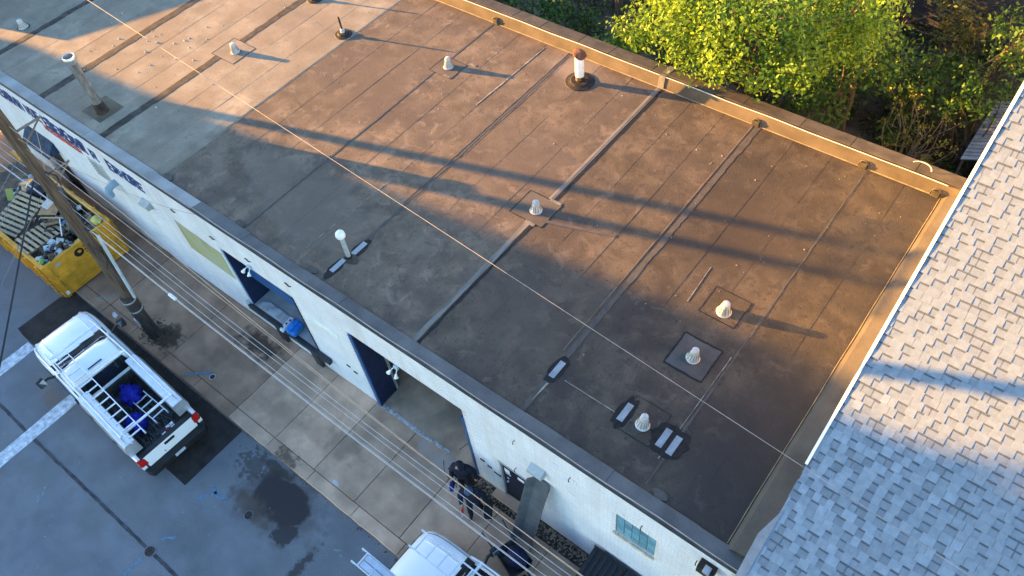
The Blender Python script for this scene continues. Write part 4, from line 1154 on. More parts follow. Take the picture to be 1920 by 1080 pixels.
x, y = -23.22, 6.58
t = thing('flue_pipe', 'tall leaning galvanised flue pipe on the brown patch at the left', 'flue', (x, y, ZS))
steel = M('weathered_steel', (0.30, 0.285, 0.27), 0.45, 0.25, 4, 0.2, 40, metal=0.6, stretch=(2, 2, 0.6))
MB().lathe([(0.20, 0), (0.19, 0.03), (0.165, 0.34), (0.15, 0.36)], (x, y, ZS), 24).build('boot', M('rusty_boot', (0.045, 0.03, 0.022), 0.8, 0.4, 6), t, smooth=True)
MB().lathe([(0.142, 0.3), (0.142, 0.98)], (x, y, ZS), 24).build('pipe', steel, t, smooth=True)
MB().lathe([(0.148, 0.98), (0.148, 1.02), (0.138, 1.03), (0.138, 1.82)], (x, y, ZS), 24).build('pipe', steel, t, smooth=True)
MB().lathe([(0.12, 1.80), (0.12, 1.88), (0.19, 1.90), (0.205, 1.95), (0.205, 2.03), (0.18, 2.07), (0.15, 2.06), (0.14, 1.95)], (x, y, ZS), 24, caps=False).build('cap', M('bright_steel', (0.6, 0.6, 0.6), 0.3, 0.12, 4, metal=0.8), t, smooth=True)
MB().lathe([(0.13, 1.9), (0.02, 1.91)], (x, y, ZS), 20).build('throat', tar, t)

x, y = -12.26, 6.78
t = thing('mushroom_vent', 'slim pipe vent with a white ball cap near the street edge', 'roof vent', (x, y, ZS))
MB().lathe([(0.10, 0), (0.09, 0.03), (0.065, 0.06)], (x, y, ZS), 18).build('boot', tar, t)
MB().lathe([(0.06, 0), (0.06, 0.82)], (x, y, ZS), 16).build('pipe', M('painted_pipe', (0.32, 0.36, 0.37), 0.5, 0.15, 5), t, smooth=True)
MB().lathe([(0.065, 0.78), (0.115, 0.80), (0.128, 0.86), (0.115, 0.93), (0.07, 0.985), (0.0, 1.0)], (x, y, ZS), 20).build('cap', M('white_cap', (0.72, 0.74, 0.75), 0.35, 0.05, 5), t, smooth=True)
MB().prism(blob(x + 0.13, y - 0.02, 0.2, 0.16, 24, 0.2, 5), ZS - 0.01, ZS + 0.016).build('tar_pad', brown_tar, t)

x, y = -11.3, 15.72
t = thing('stove_pipe', 'white pipe with a rusty tilted cap in a tar ring near the back parapet', 'flue', (x, y, ZS))
MB().lathe([(0.46, 0), (0.44, 0.02), (0.30, 0.03), (0.27, 0.055), (0.12, 0.05)], (x, y, ZS), 28).build('tar_ring', M('ring_tar', (0.025, 0.017, 0.012), 0.7, 0.4, 9, 0.5, 50), t, smooth=True)
MB().lathe([(0.10, 0.0), (0.10, 0.26)], (x - 0.03, y, ZS), 16).build('rusty_base', M('rust_pipe', (0.20, 0.11, 0.05), 0.8, 0.4, 9), t, smooth=True)
MB().lathe([(0.135, 0.22), (0.135, 0.88), (0.12, 0.9)], (x, y, ZS), 20).build('pipe', M('white_enamel', (0.76, 0.76, 0.75), 0.4, 0.06, 5), t, smooth=True)
mt = Matrix.Translation((x + 0.02, y, ZS + 0.98)) @ Matrix.Rotation(R(24), 4, 'Y')
MB().lathe([(0.20, -0.03), (0.205, 0.0), (0.12, 0.06), (0.0, 0.10)], (0, 0, 0), 20).move(mt).build('cap', M('rust_cap', (0.17, 0.065, 0.035), 0.75, 0.35, 9), t, smooth=True)
for k in range(3):
    a = 2.1 * k
    MB().tube([(x + 0.12 * math.cos(a), y + 0.12 * math.sin(a), ZS + 0.86), (x + 0.14 * math.cos(a), y + 0.14 * math.sin(a), ZS + 1.0 - 0.05 * math.cos(a))], 0.01, 5).build('strut', hook_m, t)

for x, y, lab in ((-19.4, 13.58, 'thin dark pipe standing in a tarred ring on the roof'), (-21.85, 14.55, 'thin pipe in a tarred ring at the top edge of the roof')):
    t = thing('thin_pipe', lab, 'pipe', (x, y, ZS), 'thin roof pipes')
    MB().lathe([(0.30, 0), (0.28, 0.035), (0.2, 0.04), (0.17, 0.09), (0.10, 0.10)], (x, y, ZS), 24).build('tar_ring', M('ring_tar', (0, 0, 0)), t, smooth=True)
    MB().lathe([(0.08, 0.05), (0.07, 0.2), (0.04, 0.22)], (x, y, ZS), 16).build('collar', lead, t, smooth=True)
    MB().tube([(x, y, ZS + 0.1), (x - 0.02, y, ZS + 0.66)], 0.032, 10).build('pipe', M('rust_dark', (0.045, 0.03, 0.022), 0.8, 0.3, 6), t, smooth=True)

# ------------------------------------------------------------------ fittings on the street wall
lamp_white = M('lamp_white', (0.72, 0.74, 0.74), 0.35, 0.05, 5)
for x, z, lab in ((-15.22, 3.82, 'twin floodlight above the loading dock'), (-9.62, 3.76, 'twin floodlight above the garage opening')):
    t = thing('floodlight', lab, 'floodlight', (x, FY, z), 'twin floodlights')
    MB().box(x - 0.07, FY - 0.07, z - 0.06, x + 0.07, FY - 0.006, z + 0.06).build('base', M('pale_blue_metal', (0.35, 0.52, 0.60), 0.5, 0.1, 4), t, bevel=0.012)
    for s_ in (-1, 1):
        e = Vector((x + s_ * 0.11, FY - 0.18, z - 0.09))
        MB().tube([(x + s_ * 0.04, FY - 0.06, z), (x + s_ * 0.07, FY - 0.10, z - 0.02), e + Vector((-s_ * 0.02, 0.04, 0.03))], 0.012, 6).build('arm', lamp_white, t)
        q = Vector((s_ * 0.35, -0.5, -0.8)).to_track_quat('Z', 'Y').to_matrix().to_4x4()
        MB().lathe([(0.03, -0.08), (0.045, -0.05), (0.05, 0.0), (0.085, 0.08), (0.088, 0.1), (0.07, 0.085), (0.0, 0.08)], (0, 0, 0), 16).move(Matrix.Translation(e) @ q @ Matrix.Scale(0.68, 4)).build('lamp_head', lamp_white, t, smooth=True)
for x, z, w, lab in ((-5.27, 3.42, 0.40, 'grey wedge-shaped wall light above the leaning trough'), (-20.4, 3.32, 0.42, 'small grey wedge-shaped wall light left of the olive panel')):
    t = thing('wall_light', lab, 'wall light', (x, FY, z), 'wedge wall lights')
    v = [(x - w / 2, FY - 0.006, z + 0.16), (x + w / 2, FY - 0.006, z + 0.16), (x + w / 2, FY - 0.22, z + 0.06), (x - w / 2, FY - 0.22, z + 0.06), (x - w / 2, FY - 0.006, z - 0.14), (x + w / 2, FY - 0.006, z - 0.14), (x + w / 2, FY - 0.20, z - 0.06), (x - w / 2, FY - 0.20, z - 0.06)]
    MB().add(v, [(0, 1, 2, 3), (4, 7, 6, 5), (0, 4, 5, 1), (1, 5, 6, 2), (2, 6, 7, 3), (3, 7, 4, 0)]).build('housing', M('grey_housing', (0.33, 0.37, 0.39), 0.5, 0.1, 4), t, bevel=0.012)
    MB().box(x - w / 2 + 0.05, FY - 0.17, z - 0.135, x + w / 2 - 0.05, FY - 0.06, z - 0.115).build('lens', M('dull_lens', (0.3, 0.3, 0.28), 0.2), t)
t = thing('wall_vent', 'blue-grey elbow vent sticking out of the white wall', 'vent', (-22.2, FY, 3.2))
MB().tube([(-22.2, FY, 3.25), (-22.2, FY - 0.2, 3.25), (-22.2, FY - 0.33, 3.2), (-22.2, FY - 0.38, 3.08), (-22.2, FY - 0.38, 2.92)], 0.12, 14).build('elbow', M('vent_bluegrey', (0.22, 0.33, 0.42), 0.5, 0.15, 4), t, smooth=True)
t = thing('wall_grille', 'flat metal grille below the painted words', 'grille', (-22.9, FY, 3.3))
MB().box(-23.4, FY - 0.03, 3.0, -22.6, FY - 0.006, 3.75).build('frame', M('grille_frame', (0.42, 0.43, 0.40), 0.5), t)
for k in range(7):
    MB().obox((-23.0, FY - 0.04, 3.08 + k * 0.1), (0.72, 0.05, 0.012), (0.6, 0, 0)).build('slat', M('grille_slat', (0.25, 0.26, 0.24), 0.5), t)

# ------------------------------------------------------------------ utility pole and wires
PX, PY = -19.1, 3.05
wood = M('pole_wood', (0.105, 0.072, 0.05), 0.95, 0.35, 5, 0.9, 30, stretch=(5, 5, 0.35), streak=((14, 14, 0.5), 1.5, 0.8, (0.045, 0.032, 0.024)))
t = thing('utility_pole', 'weathered wooden utility pole standing on the pavement by the pickup', 'utility pole', (PX, PY, 0.1))


def pole_at(z):
    return Vector((PX - 0.012 * z, PY + 0.03 * z, z))


MB().tube([pole_at(z) + Vector((0.01 * math.sin(z * 2), 0.01 * math.cos(z * 3), 0)) for z in np.linspace(1.4, 11.5, 22)], [0.185 - 0.005 * k * 0.5 for k in range(22)], 14).build('shaft', wood, t, smooth=True)
MB().tube([Vector((PX + 0.03, PY - 0.02, z)) for z in np.linspace(-0.2, 2.15, 8)], [0.20, 0.198, 0.196, 0.194, 0.192, 0.19, 0.188, 0.18], 14).build('stub', M('stub_wood', (0.055, 0.045, 0.04), 0.95, 0.35, 5, 0.9, 30, stretch=(5, 5, 0.35)), t, smooth=True)
for z in (1.55, 2.0):
    MB().lathe([(0.205, -0.03), (0.212, -0.03), (0.212, 0.03), (0.205, 0.03)], (PX + 0.02, PY, z), 20, caps=False).build('steel_band', galv, t)
MB().tube([(PX + 0.22, PY + 0.14, 2.1), (PX + 0.22, PY + 0.26, 3.5), (PX + 0.24, PY + 0.36, 4.7)], 0.05, 10).build('cable_guard', M('guard_grey', (0.42, 0.44, 0.46), 0.5, 0.1, 4), t, smooth=True)
MB().box(PX - 0.1, PY - 0.235, 0.9, PX + 0.1, PY - 0.2, 1.15).build('tag_plate', galv, t)
for z, yo in ((8.3, 0.0), (6.9, 0.0)):
    p = pole_at(z)
    MB().tube([p + Vector((0, 0, 0)), p + Vector((0.15, 0.75, 0.08))], 0.03, 6).build('bracket_arm', M('grey_timber', (0, 0, 0)), t)
    MB().tube([p + Vector((0, 0, -0.5)), p + Vector((0.13, 0.7, 0.05))], 0.022, 6).build('bracket_brace', M('grey_timber', (0, 0, 0)), t)
p = pole_at(6.1)
MB().obox(p + Vector((0.0, -0.28, 0.1)), (0.16, 0.26, 0.12), (0.2, 0, 0.1)).build('terminal_box', M('grey_fitting', (0, 0, 0)), t, bevel=0.03)
for k, (z, a) in enumerate(((5.1, 0.3), (5.5, 1.2), (6.5, 2.0), (7.1, 0.6), (4.6, -0.5))):
    p = pole_at(z)
    MB().tube([p + Vector((0.2 * math.cos(a), 0.2 * math.sin(a), 0)), p + Vector((0.3 * math.cos(a + 0.5), 0.3 * math.sin(a + 0.5), -0.3)), p + Vector((0.24 * math.cos(a + 1), 0.24 * math.sin(a + 1), -0.7)), p + Vector((0.2 * math.cos(a), 0.2 * math.sin(a), -1.1))], 0.015, 6).build('drop_loop', M('black_cable', (0.02, 0.02, 0.022), 0.5), t)
# the next poles down the street, whose shadows cross the roof
for (bx, by, h, r0), lab in (((-37.4, 2.95, 11.4, 0.19), 'farther of the two poles down the street past the dumpster'), ((-34.6, 2.75, 11.2, 0.19), 'nearer of the two poles down the street past the dumpster')):
    tp = thing('utility_pole', lab, 'utility pole', (bx, by, 0), 'street poles')
    MB().tube([(bx, by, -0.2), (bx, by, h)], [r0, r0 * 0.8], 12).build('shaft', wood, tp)
    MB().box(bx - 0.07, by - 1.1, h - 0.5, bx + 0.07, by + 1.1, h - 0.36).build('cross_arm', wood, tp)


def wire(name, a, b, sag, r_, mat, label, n=40, group='overhead wires'):
    a, b = Vector(a), Vector(b)
    pts = []
    for i in range(n + 1):
        u = i / n
        p = a.lerp(b, u)
        p.z -= sag * 4 * u * (1 - u)
        pts.append(p)
    return tag(MB().tube(pts, r_, 5).build(name, mat), label, 'wire', group)


alu = M('bright_cable', (0.42, 0.42, 0.44), 0.4, 0.05, 4, metal=0.3)
tan = M('tan_wire', (0.38, 0.27, 0.19), 0.6, 0.1, 4)
greyw = M('grey_wire', (0.40, 0.41, 0.43), 0.5, 0.1, 4)
for r_, m_, prof_, lab in ((0.009, alu, [(-37.4, 4.9), (-28, 4.6), (PX, 4.95), (-15.0, 4.45), (-9.0, 4.12), (-3.8, 4.10), (6, 4.3), (22, 5.0)], 'thick bright cable lowest on the street side of the pole'),
                           (0.006, alu, [(-37.4, 5.1), (-28, 4.7), (PX, 5.05), (-15.0, 4.58), (-9.0, 4.24), (-3.8, 4.2), (6, 4.4), (22, 5.0)], 'second bright cable running just beside the thickest one'),
                           (0.006, greyw, [(-37.4, 6.2), (-28, 5.6), (PX, 5.75), (-13, 4.95), (-8.5, 4.66), (-3.5, 4.7), (6, 5.0), (22, 5.6)], 'thin grey wire next above the bright cables'),
                           (0.005, greyw, [(-37.4, 6.8), (-28, 6.3), (PX, 6.45), (-13, 5.75), (-8.2, 5.52), (-3.3, 5.45), (6, 5.6), (22, 6.3)], 'thin grey wire midway up the run of wires'),
                           (0.005, greyw, [(-37.4, 7.4), (-28, 6.9), (PX, 7.05), (-13, 6.2), (-8.0, 5.92), (-3.2, 5.9), (6, 6.1), (22, 6.9)], 'thin grey wire just below the tan wires'),
                           (0.007, tan, [(-37.4, 8.2), (-28, 7.7), (PX, 7.9), (-13.8, 7.48), (-11.4, 7.17), (-6.9, 6.52), (-3.1, 6.43), (6, 6.5), (22, 7.4)], 'tan wire lowest of the wires nearest the wall'),
                           (0.009, tan, [(-37.4, 8.7), (-28, 8.2), (PX, 8.6), (-15.0, 8.25), (-11.0, 7.3), (-6.8, 6.62), (-2.8, 6.36), (6, 6.5), (22, 7.8)], 'thicker tan wire sweeping closest to the wall')):
    xk = np.array([p_[0] for p_ in prof_])
    zk = np.array([p_[1] for p_ in prof_])
    xx = np.linspace(-37.4, 22, 150)
    zz = np.interp(xx, xk, zk)
    for _ in range(3):                       # ease the kinks, keep the pole end fixed
        sm = zz.copy()
        sm[1:-1] = (zz[:-2] + zz[1:-1] * 2 + zz[2:]) / 4
        zz = sm
    tag(MB().tube([(float(x), 3.35, float(z)) for x, z in zip(xx, zz)], r_, 5).build('wire', m_), lab, 'wire', 'overhead wires')
tag(MB().tube([(-15.6, 3.35, 4.55), (-15.35, 3.35, 4.52)], 0.045, 8).build('splice_case', M('splice_white', (0.7, 0.72, 0.74), 0.5)), 'small white splice case hanging on the bright cable', 'splice case')
wire('wire', (-36.8, 9.23, 7.3), (12.4, 5.97, 7.3), 0.0, 0.0055, M('pale_tan_wire', (0.34, 0.28, 0.24), 0.6), 'single pale wire stretched diagonally above the roof', 60)
for k, (a, b, r_, lab) in enumerate((((-19.1, 3.0, 7.0), (-2.5, -11.0, 6.6), 0.022, 'thick wrapped cable crossing the street at the left edge'), ((-19.2, 3.0, 7.3), (-6.6, -13.0, 7.0), 0.007, 'thin wire left of the thick wrapped cable over the street'),
                                     ((-19.2, 3.0, 6.5), (-5.5, -13.0, 7.6), 0.007, 'second thin wire over the dumpster crossing the street'), ((-19.25, 3.0, 7.6), (-9.0, -13.0, 7.3), 0.007, 'outermost thin wire over the dumpster crossing the street'))):
    wire('wire', a, b, 0.3, r_, M('black_cable', (0, 0, 0)) if k == 0 else M('dark_grey_wire', (0.16, 0.16, 0.17), 0.6), lab)
wire('wire', (-19.1, 3.3, 6.9), (-26.0, FY - 0.05, 4.6), 0.15, 0.006, tan, 'short service wire from the pole to the painted wall')
wire('wire', (-19.1, 3.3, 8.3), (-17.0, FY - 0.02, 4.85), 0.4, 0.006, tan, 'service wire dropping from the pole to the wall above the olive panel')

# ------------------------------------------------------------------ dumpster
DX, DY0, DY1, DZ0, DZ1 = -22.9, 2.2, 4.68, 0.12, 1.72
DL = 6.2
dy = M('dumpster_yellow', (0.62, 0.29, 0.025), 0.55, 0.18, 2.5, 0.3, 40, streak=((2, 2, 0.5), 2.2, 0.5, (0.40, 0.18, 0.03)), patch=(2.0, 0.6, 0.75, 0.6, (0.13, 0.075, 0.035)))
dyd = M('dumpster_seam', (0.09, 0.05, 0.012), 0.8, 0.3, 5)
t = thing('roll_off_dumpster', 'yellow roll-off dumpster heaped with debris by the wall', 'dumpster', (DX - 3, 3.4, 0.12))
flr = MB().box(DX - DL, DY0 + 0.1, DZ0 + 0.12, DX - 0.06, DY1 - 0.1, DZ0 + 0.22)
flr.build('floor', dyd, t)
e = MB().box(DX - 0.06, DY0 + 0.1, DZ0 + 0.1, DX, DY1 - 0.1, DZ1 - 0.06).build('end_wall', dy, t)
for z0, z1 in ((DZ0 + 0.08, DZ0 + 0.26), (DZ0 + 0.78, DZ0 + 0.94), (DZ1 - 0.14, DZ1)):
    MB().box(DX - 0.08, DY0 + 0.02, z0, DX + 0.05, DY1 - 0.02, z1).build('cross_rail', dy, e, bevel=0.015)
for y in (DY0, DY0 + 1.55, DY1 - 0.14):
    MB().box(DX - 0.07, y, DZ0 + 0.05, DX + 0.065, y + 0.14, DZ1 + 0.01).build('upright', dy, e, bevel=0.015)
for sgn, y in ((-1, DY0), (1, DY1)):
    sw = MB().box(DX - DL, y - 0.03, DZ0 + 0.1, DX - 0.05, y + 0.03, DZ1 - 0.05).build('side_wall', dy, t)
    MB().box(DX - DL, y - 0.07, DZ1 - 0.1, DX + 0.02, y + 0.07, DZ1 + 0.02).build('top_rail', dy, sw, bevel=0.02)
    MB().box(DX - DL, y - 0.06, DZ0 + 0.05, DX, y + 0.06, DZ0 + 0.2).build('bottom_rail', dy, sw, bevel=0.02)
    for k in range(9):
        x = DX - 0.35 - k * 0.68
        MB().box(x - 0.05, y + sgn * 0.02, DZ0 + 0.1, x + 0.05, y + sgn * 0.13, DZ1 - 0.08).build('rib', dy, sw, bevel=0.015)
    MB().tube([(DX - 0.1 + 0.02 * math.sin(k * 2), y + sgn * (0.10 + 0.035 * (k % 2)), DZ1 - 0.1 - k * 0.1) for k in range(15)], 0.024, 5).build('chain', M('chain_yellow', (0.36, 0.19, 0.03), 0.6, 0.3, 20), sw)
for y in (DY0 + 0.2, DY1 - 0.2):
    for x in (DX - 0.3, DX - DL + 0.4):
        MB().lathe([(0.09, -0.08), (0.09, 0.08)], (x, y, DZ0 + 0.06), 12, 'y').build('roller', steel_dark, t)
# emblem and lettering on the end
XR = Matrix(((0, 0, 1, DX + 0.006), (1, 0, 0, 0), (0, 1, 0, 0), (0, 0, 0, 1)))
blk = M('decal_black', (0.012, 0.011, 0.010), 0.6)
yc, zc = DY0 + 1.16, DZ0 + 1.24
MB().lathe([(0.165, 0), (0.165, 0.004)], (DX, yc, zc), 24, 'x').build('emblem', blk, e)
MB().prism([(0, 0), (0.08, 0.02), (0.10, 0.09), (0.03, 0.13), (-0.04, 0.11), (-0.02, 0.05)], 0, 0.003).move(Matrix.Translation((DX + 0.004, yc, zc - 0.05)) @ Matrix(((0, 0, 1, 0), (1, 0, 0, 0), (0, 1, 0, 0), (0, 0, 0, 1)))).build('emblem_mark', dy, e)
for k, (s_, sz, zz) in enumerate((('STEEL C', 0.135, 1.30), ('CREEK', 0.12, 1.165), ('DISPOSAL', 0.09, 1.06))):
    if k == 0:
        text_mesh('lettering', 'STEEL', sz, blk, Matrix.Translation((0, yc + 0.2, DZ0 + zz)) @ XR, e, 0.002)
    else:
        mb = MB()
        r_ = random.Random(k)
        y = yc + 0.2
        for _ in range(6):
            w = r_.uniform(0.04, 0.075)
            mb.box(DX + 0.004, y, DZ0 + zz, DX + 0.008, y + w * 0.35, DZ0 + zz + sz * 0.62).box(DX + 0.004, y + w * 0.35, DZ0 + zz + sz * r_.choice((0.0, 0.25, 0.5)), DX + 0.008, y + w, DZ0 + zz + sz * 0.14 + sz * r_.choice((0.0, 0.25, 0.45)))
            y += w + 0.018
        mb.build('lettering', blk, e)
MB().box(DX + 0.066, DY0 + 0.03, DZ0 + 0.16, DX + 0.072, DY0 + 0.14, DZ0 + 0.32).build('sticker', M('paper_white', (0, 0, 0)), e)
MB().prism(blob(DY0 + 0.42, DZ1 - 0.25, 0.10, 0.07, 16, 0.3, 3), 0, 0.003).move(Matrix(((0, 0, 1, DX + 0.004), (1, 0, 0, 0), (0, 1, 0, 0), (0, 0, 0, 1)))).build('scuff', M('scuff_grey', (0.36, 0.34, 0.30), 0.8), e)
# what fills it: soft heap, bags, boards, pallets, cardboard
mb = MB()
nx, ny_ = 40, 18
for i in range(nx + 1):
    for j in range(ny_ + 1):
        x = DX - 0.08 - (DL - 0.16) * i / nx
        y = DY0 + 0.05 + (DY1 - DY0 - 0.1) * j / ny_
        h = DZ1 - 0.42 + 0.24 * mnoise.noise(Vector((x * 1.1, y * 1.3, 3))) + 0.12 * mnoise.noise(Vector((x * 3.5, y * 3.5, 5)))
        mb.v.append((x, y, h))
for i in range(nx):
    for j in range(ny_):
        q = i * (ny_ + 1) + j
        mb.f.append((q, q + 1, q + ny_ + 2, q + ny_ + 1))
tag(mb.build('debris_heap', M('mixed_debris', (0.06, 0.05, 0.045), 0.95, 0.5, 6, 1.0, 12, col2=(0.16, 0.12, 0.08), fine=0.4, fscale=25), smooth=True), 'dark mixed rubbish filling the yellow dumpster', 'rubbish', kind='stuff')
rw = random.Random(13)
pal_w = M('pallet_wood', (0.42, 0.32, 0.20), 0.9, 0.2, 6, 0.4, 40, stretch=(0.5, 6, 6), tint=0.15)
pal_d = M('pallet_stringer', (0.17, 0.12, 0.08), 0.9, 0.2, 6)


def pallet(loc, rz_, tilt, label, n=9):
    t = thing('pallet', label, 'pallet', loc, 'pallets in the dumpster')
    mt = Matrix.Translation(loc) @ Matrix.Rotation(rz_, 4, 'Z') @ Matrix.Rotation(tilt[0], 4, 'X') @ Matrix.Rotation(tilt[1], 4, 'Y')
    for y in (-0.48, 0, 0.48):
        MB().box(-0.78, y - 0.03, 0, 0.78, y + 0.03, 0.085).move(mt).build('stringer', pal_d, t)
    for k in range(n):
        x = -0.73 + k * 1.46 / (n - 1)
        MB().box(x - 0.05, -0.55, 0.086, x + 0.05, 0.55, 0.106).move(mt).build('slat', pal_w, t)
    for x in (-0.7, 0.0, 0.7):
        MB().box(x - 0.05, -0.53, -0.02, x + 0.05, 0.53, -0.001).move(mt).build('bottom_slat', pal_d, t)


pallet((-24.35, 2.95, 1.58), R(92), (R(-4), R(5)), 'pale slatted pallet nearest the lettered end of the dumpster')
pallet((-25.85, 3.05, 1.66), R(104), (R(8), R(-9)), 'second slatted pallet farther along the dumpster')
bag = M('black_bag', (0.012, 0.013, 0.016), 0.28, 0.3, 8, 0.9, 14, spec=0.5)


def lump(name, label, cat, c0, rad, mat, seed, sq=0.6, group='rubbish bags', wob=0.35, freq=2.2):
    bm = bmesh.new()
    bmesh.ops.create_icosphere(bm, subdivisions=3, radius=1.0)
    for v in bm.verts:
        n_ = mnoise.noise(v.co * freq + Vector((seed * 3.7, seed, 0))) + 0.5 * mnoise.noise(v.co * freq * 2.6 + Vector((seed, 0, 4)))
        v.co = v.co * (1 + wob * n_)
        v.co = Vector((v.co.x * rad[0], v.co.y * rad[1], v.co.z * rad[2] * sq)) + Vector(c0)
    me = bpy.data.meshes.new(name)
    bm.to_mesh(me)
    bm.free()
    me.materials.append(mat)
    me.polygons.foreach_set('use_smooth', [True] * len(me.polygons))
    return tag(link(name, me), label, cat, group)


lump('rubbish_bag', 'black rubbish bag beside the lettered end of the dumpster', 'rubbish bag', (-23.75, 3.95, 1.55), (0.5, 0.42, 0.4), bag, 1)
lump('rubbish_bag', 'black rubbish bag in the middle of the dumpster under the pole', 'rubbish bag', (-24.6, 4.1, 1.6), (0.5, 0.4, 0.4), bag, 2)
lump('rubbish_bag', 'black rubbish bag at the far left of the dumpster', 'rubbish bag', (-26.6, 4.1, 1.65), (0.55, 0.5, 0.45), bag, 3)
lump('rubbish_bag', 'small black bag in the near corner of the dumpster', 'rubbish bag', (-23.2, 2.65, 1.45), (0.28, 0.3, 0.3), bag, 4)
lump('rubbish_bag', 'grey torn bag near the dumpster rim on the wall side', 'rubbish bag', (-25.6, 4.35, 1.7), (0.4, 0.3, 0.3), M('grey_bag', (0.13, 0.14, 0.15), 0.5, 0.3, 8, 0.8, 14), 5)
cb = M('cardboard', (0.30, 0.19, 0.10), 0.9, 0.15, 4, 0.2, 30)
for k, (c0, sz, rot, lab) in enumerate((((-25.0, 3.85, 1.83), (0.75, 0.6, 0.015), (0.15, -0.1, 0.5), 'large brown cardboard sheet lying on the dumpster load'), ((-24.5, 3.55, 1.72), (0.5, 0.4, 0.015), (-0.2, 0.15, 1.1), 'small cardboard sheet beside the large one in the dumpster'), ((-23.3, 4.35, 1.62), (0.55, 0.4, 0.02), (0.2, 0.3, 0.3), 'plywood offcut at the wall corner of the dumpster'))):
    tag(MB().obox(c0, sz, rot).build('cardboard_sheet', cb), lab, 'cardboard', 'sheets in the dumpster')
for k, (a, b, r_, m_, lab) in enumerate((((-24.3, 3.75, 1.78), (-23.5, 3.35, 1.80), 0.022, lamp_white, 'thin white tube lying across the dumpster load'), ((-25.3, 4.5, 1.8), (-24.2, 4.25, 1.9), 0.03, pal_d, 'brown timber batten lying by the wall side of the dumpster'), ((-24.9, 3.4, 1.8), (-23.9, 4.1, 1.75), 0.03, pal_w, 'pale timber batten crossing the dumpster load'))):
    tag(MB().tube([a, b], r_, 6).build('batten', m_), lab, 'batten', 'battens in the dumpster')
cols = [M('scrap_white', (0.42, 0.43, 0.44), 0.8, 0.3, 6), M('scrap_blue', (0.10, 0.22, 0.38), 0.6), M('scrap_teal', (0.16, 0.34, 0.36), 0.6), M('scrap_green', (0.18, 0.34, 0.08), 0.6), M('scrap_yellow', (0.45, 0.42, 0.10), 0.6), M('scrap_brown', (0.085, 0.06, 0.042), 0.85, 0.5, 5)]
for ci, m_ in enumerate(cols):
    mb = MB()
    for _ in range((30, 12, 9, 7, 6, 120)[ci]):
        if rw.random() < 0.55:
            x, y = rw.gauss(-23.3, 0.25), rw.gauss(2.95, 0.4)
        else:
            x, y = rw.uniform(-27.5, -23.2), rw.uniform(3.1, 4.5)
        y = min(max(y, DY0 + 0.12), DY1 - 0.12)
        x = min(x, DX - 0.12)
        s_ = rw.uniform(0.04, 0.13) if rw.random() < 0.7 else rw.uniform(0.13, 0.24)
        mb.obox((x, y, DZ1 - 0.14 + rw.uniform(-0.05, 0.16)), (s_ * rw.uniform(0.8, 2), s_, s_ * rw.uniform(0.1, 0.6)), (rw.uniform(-0.8, 0.8), rw.uniform(-0.8, 0.8), rw.uniform(0, 3)))
    tag(mb.build('scraps', m_), ('white', 'blue', 'teal', 'green', 'yellow', 'brown')[ci] + ' scraps scattered through the dumpster load', 'scraps', kind='stuff')
lump('insulation_wad', 'yellow-green foam wad on the wall corner of the dumpster', 'foam', (-23.15, 4.45, 1.78), (0.2, 0.16, 0.16), cols[4], 7, 0.7, 'loose foam')
# ------------------------------------------------------------------ pickups
twhite = M('truck_white', (0.78, 0.79, 0.80), 0.22, 0.02, 2, fine=0.02, spec=0.5)
tglass = M('truck_glass', (0.012, 0.016, 0.02), 0.04, 0.1, 2, spec=0.7)
trub = M('tyre', (0.018, 0.018, 0.019), 0.9, 0.2, 8)
tblack = M('black_trim', (0.016, 0.016, 0.018), 0.5, 0.2, 4)
trim_alu = M('rack_alu', (0.66, 0.67, 0.69), 0.35, 0.08, 4, metal=0.35)
box_alu = M('box_alu', (0.50, 0.52, 0.55), 0.38, 0.08, 5, metal=0.55)
tred = M('tail_red', (0.42, 0.012, 0.010), 0.25, 0.1, 6)
bedmat = M('bed_liner', (0.022, 0.021, 0.021), 0.85, 0.4, 12, 0.6, 40, col2=(0.07, 0.065, 0.06))


def sect(x, w, zb, zt, crown=0.05):
    """Car body section: rocker, flank, shoulder, crowned top; runs from left sill over the top to right sill."""
    L_ = [(w * 0.93, zb), (w, zb + 0.14), (w * 1.005, zb + 0.34), (w, zt - 0.22), (w * 0.965, zt - 0.07), (w * 0.88, zt), (w * 0.6, zt + crown * 0.7), (w * 0.28, zt + crown)]
    return [(x, y, z) for y, z in L_] + [(x, -y, z) for y, z in L_[::-1]]


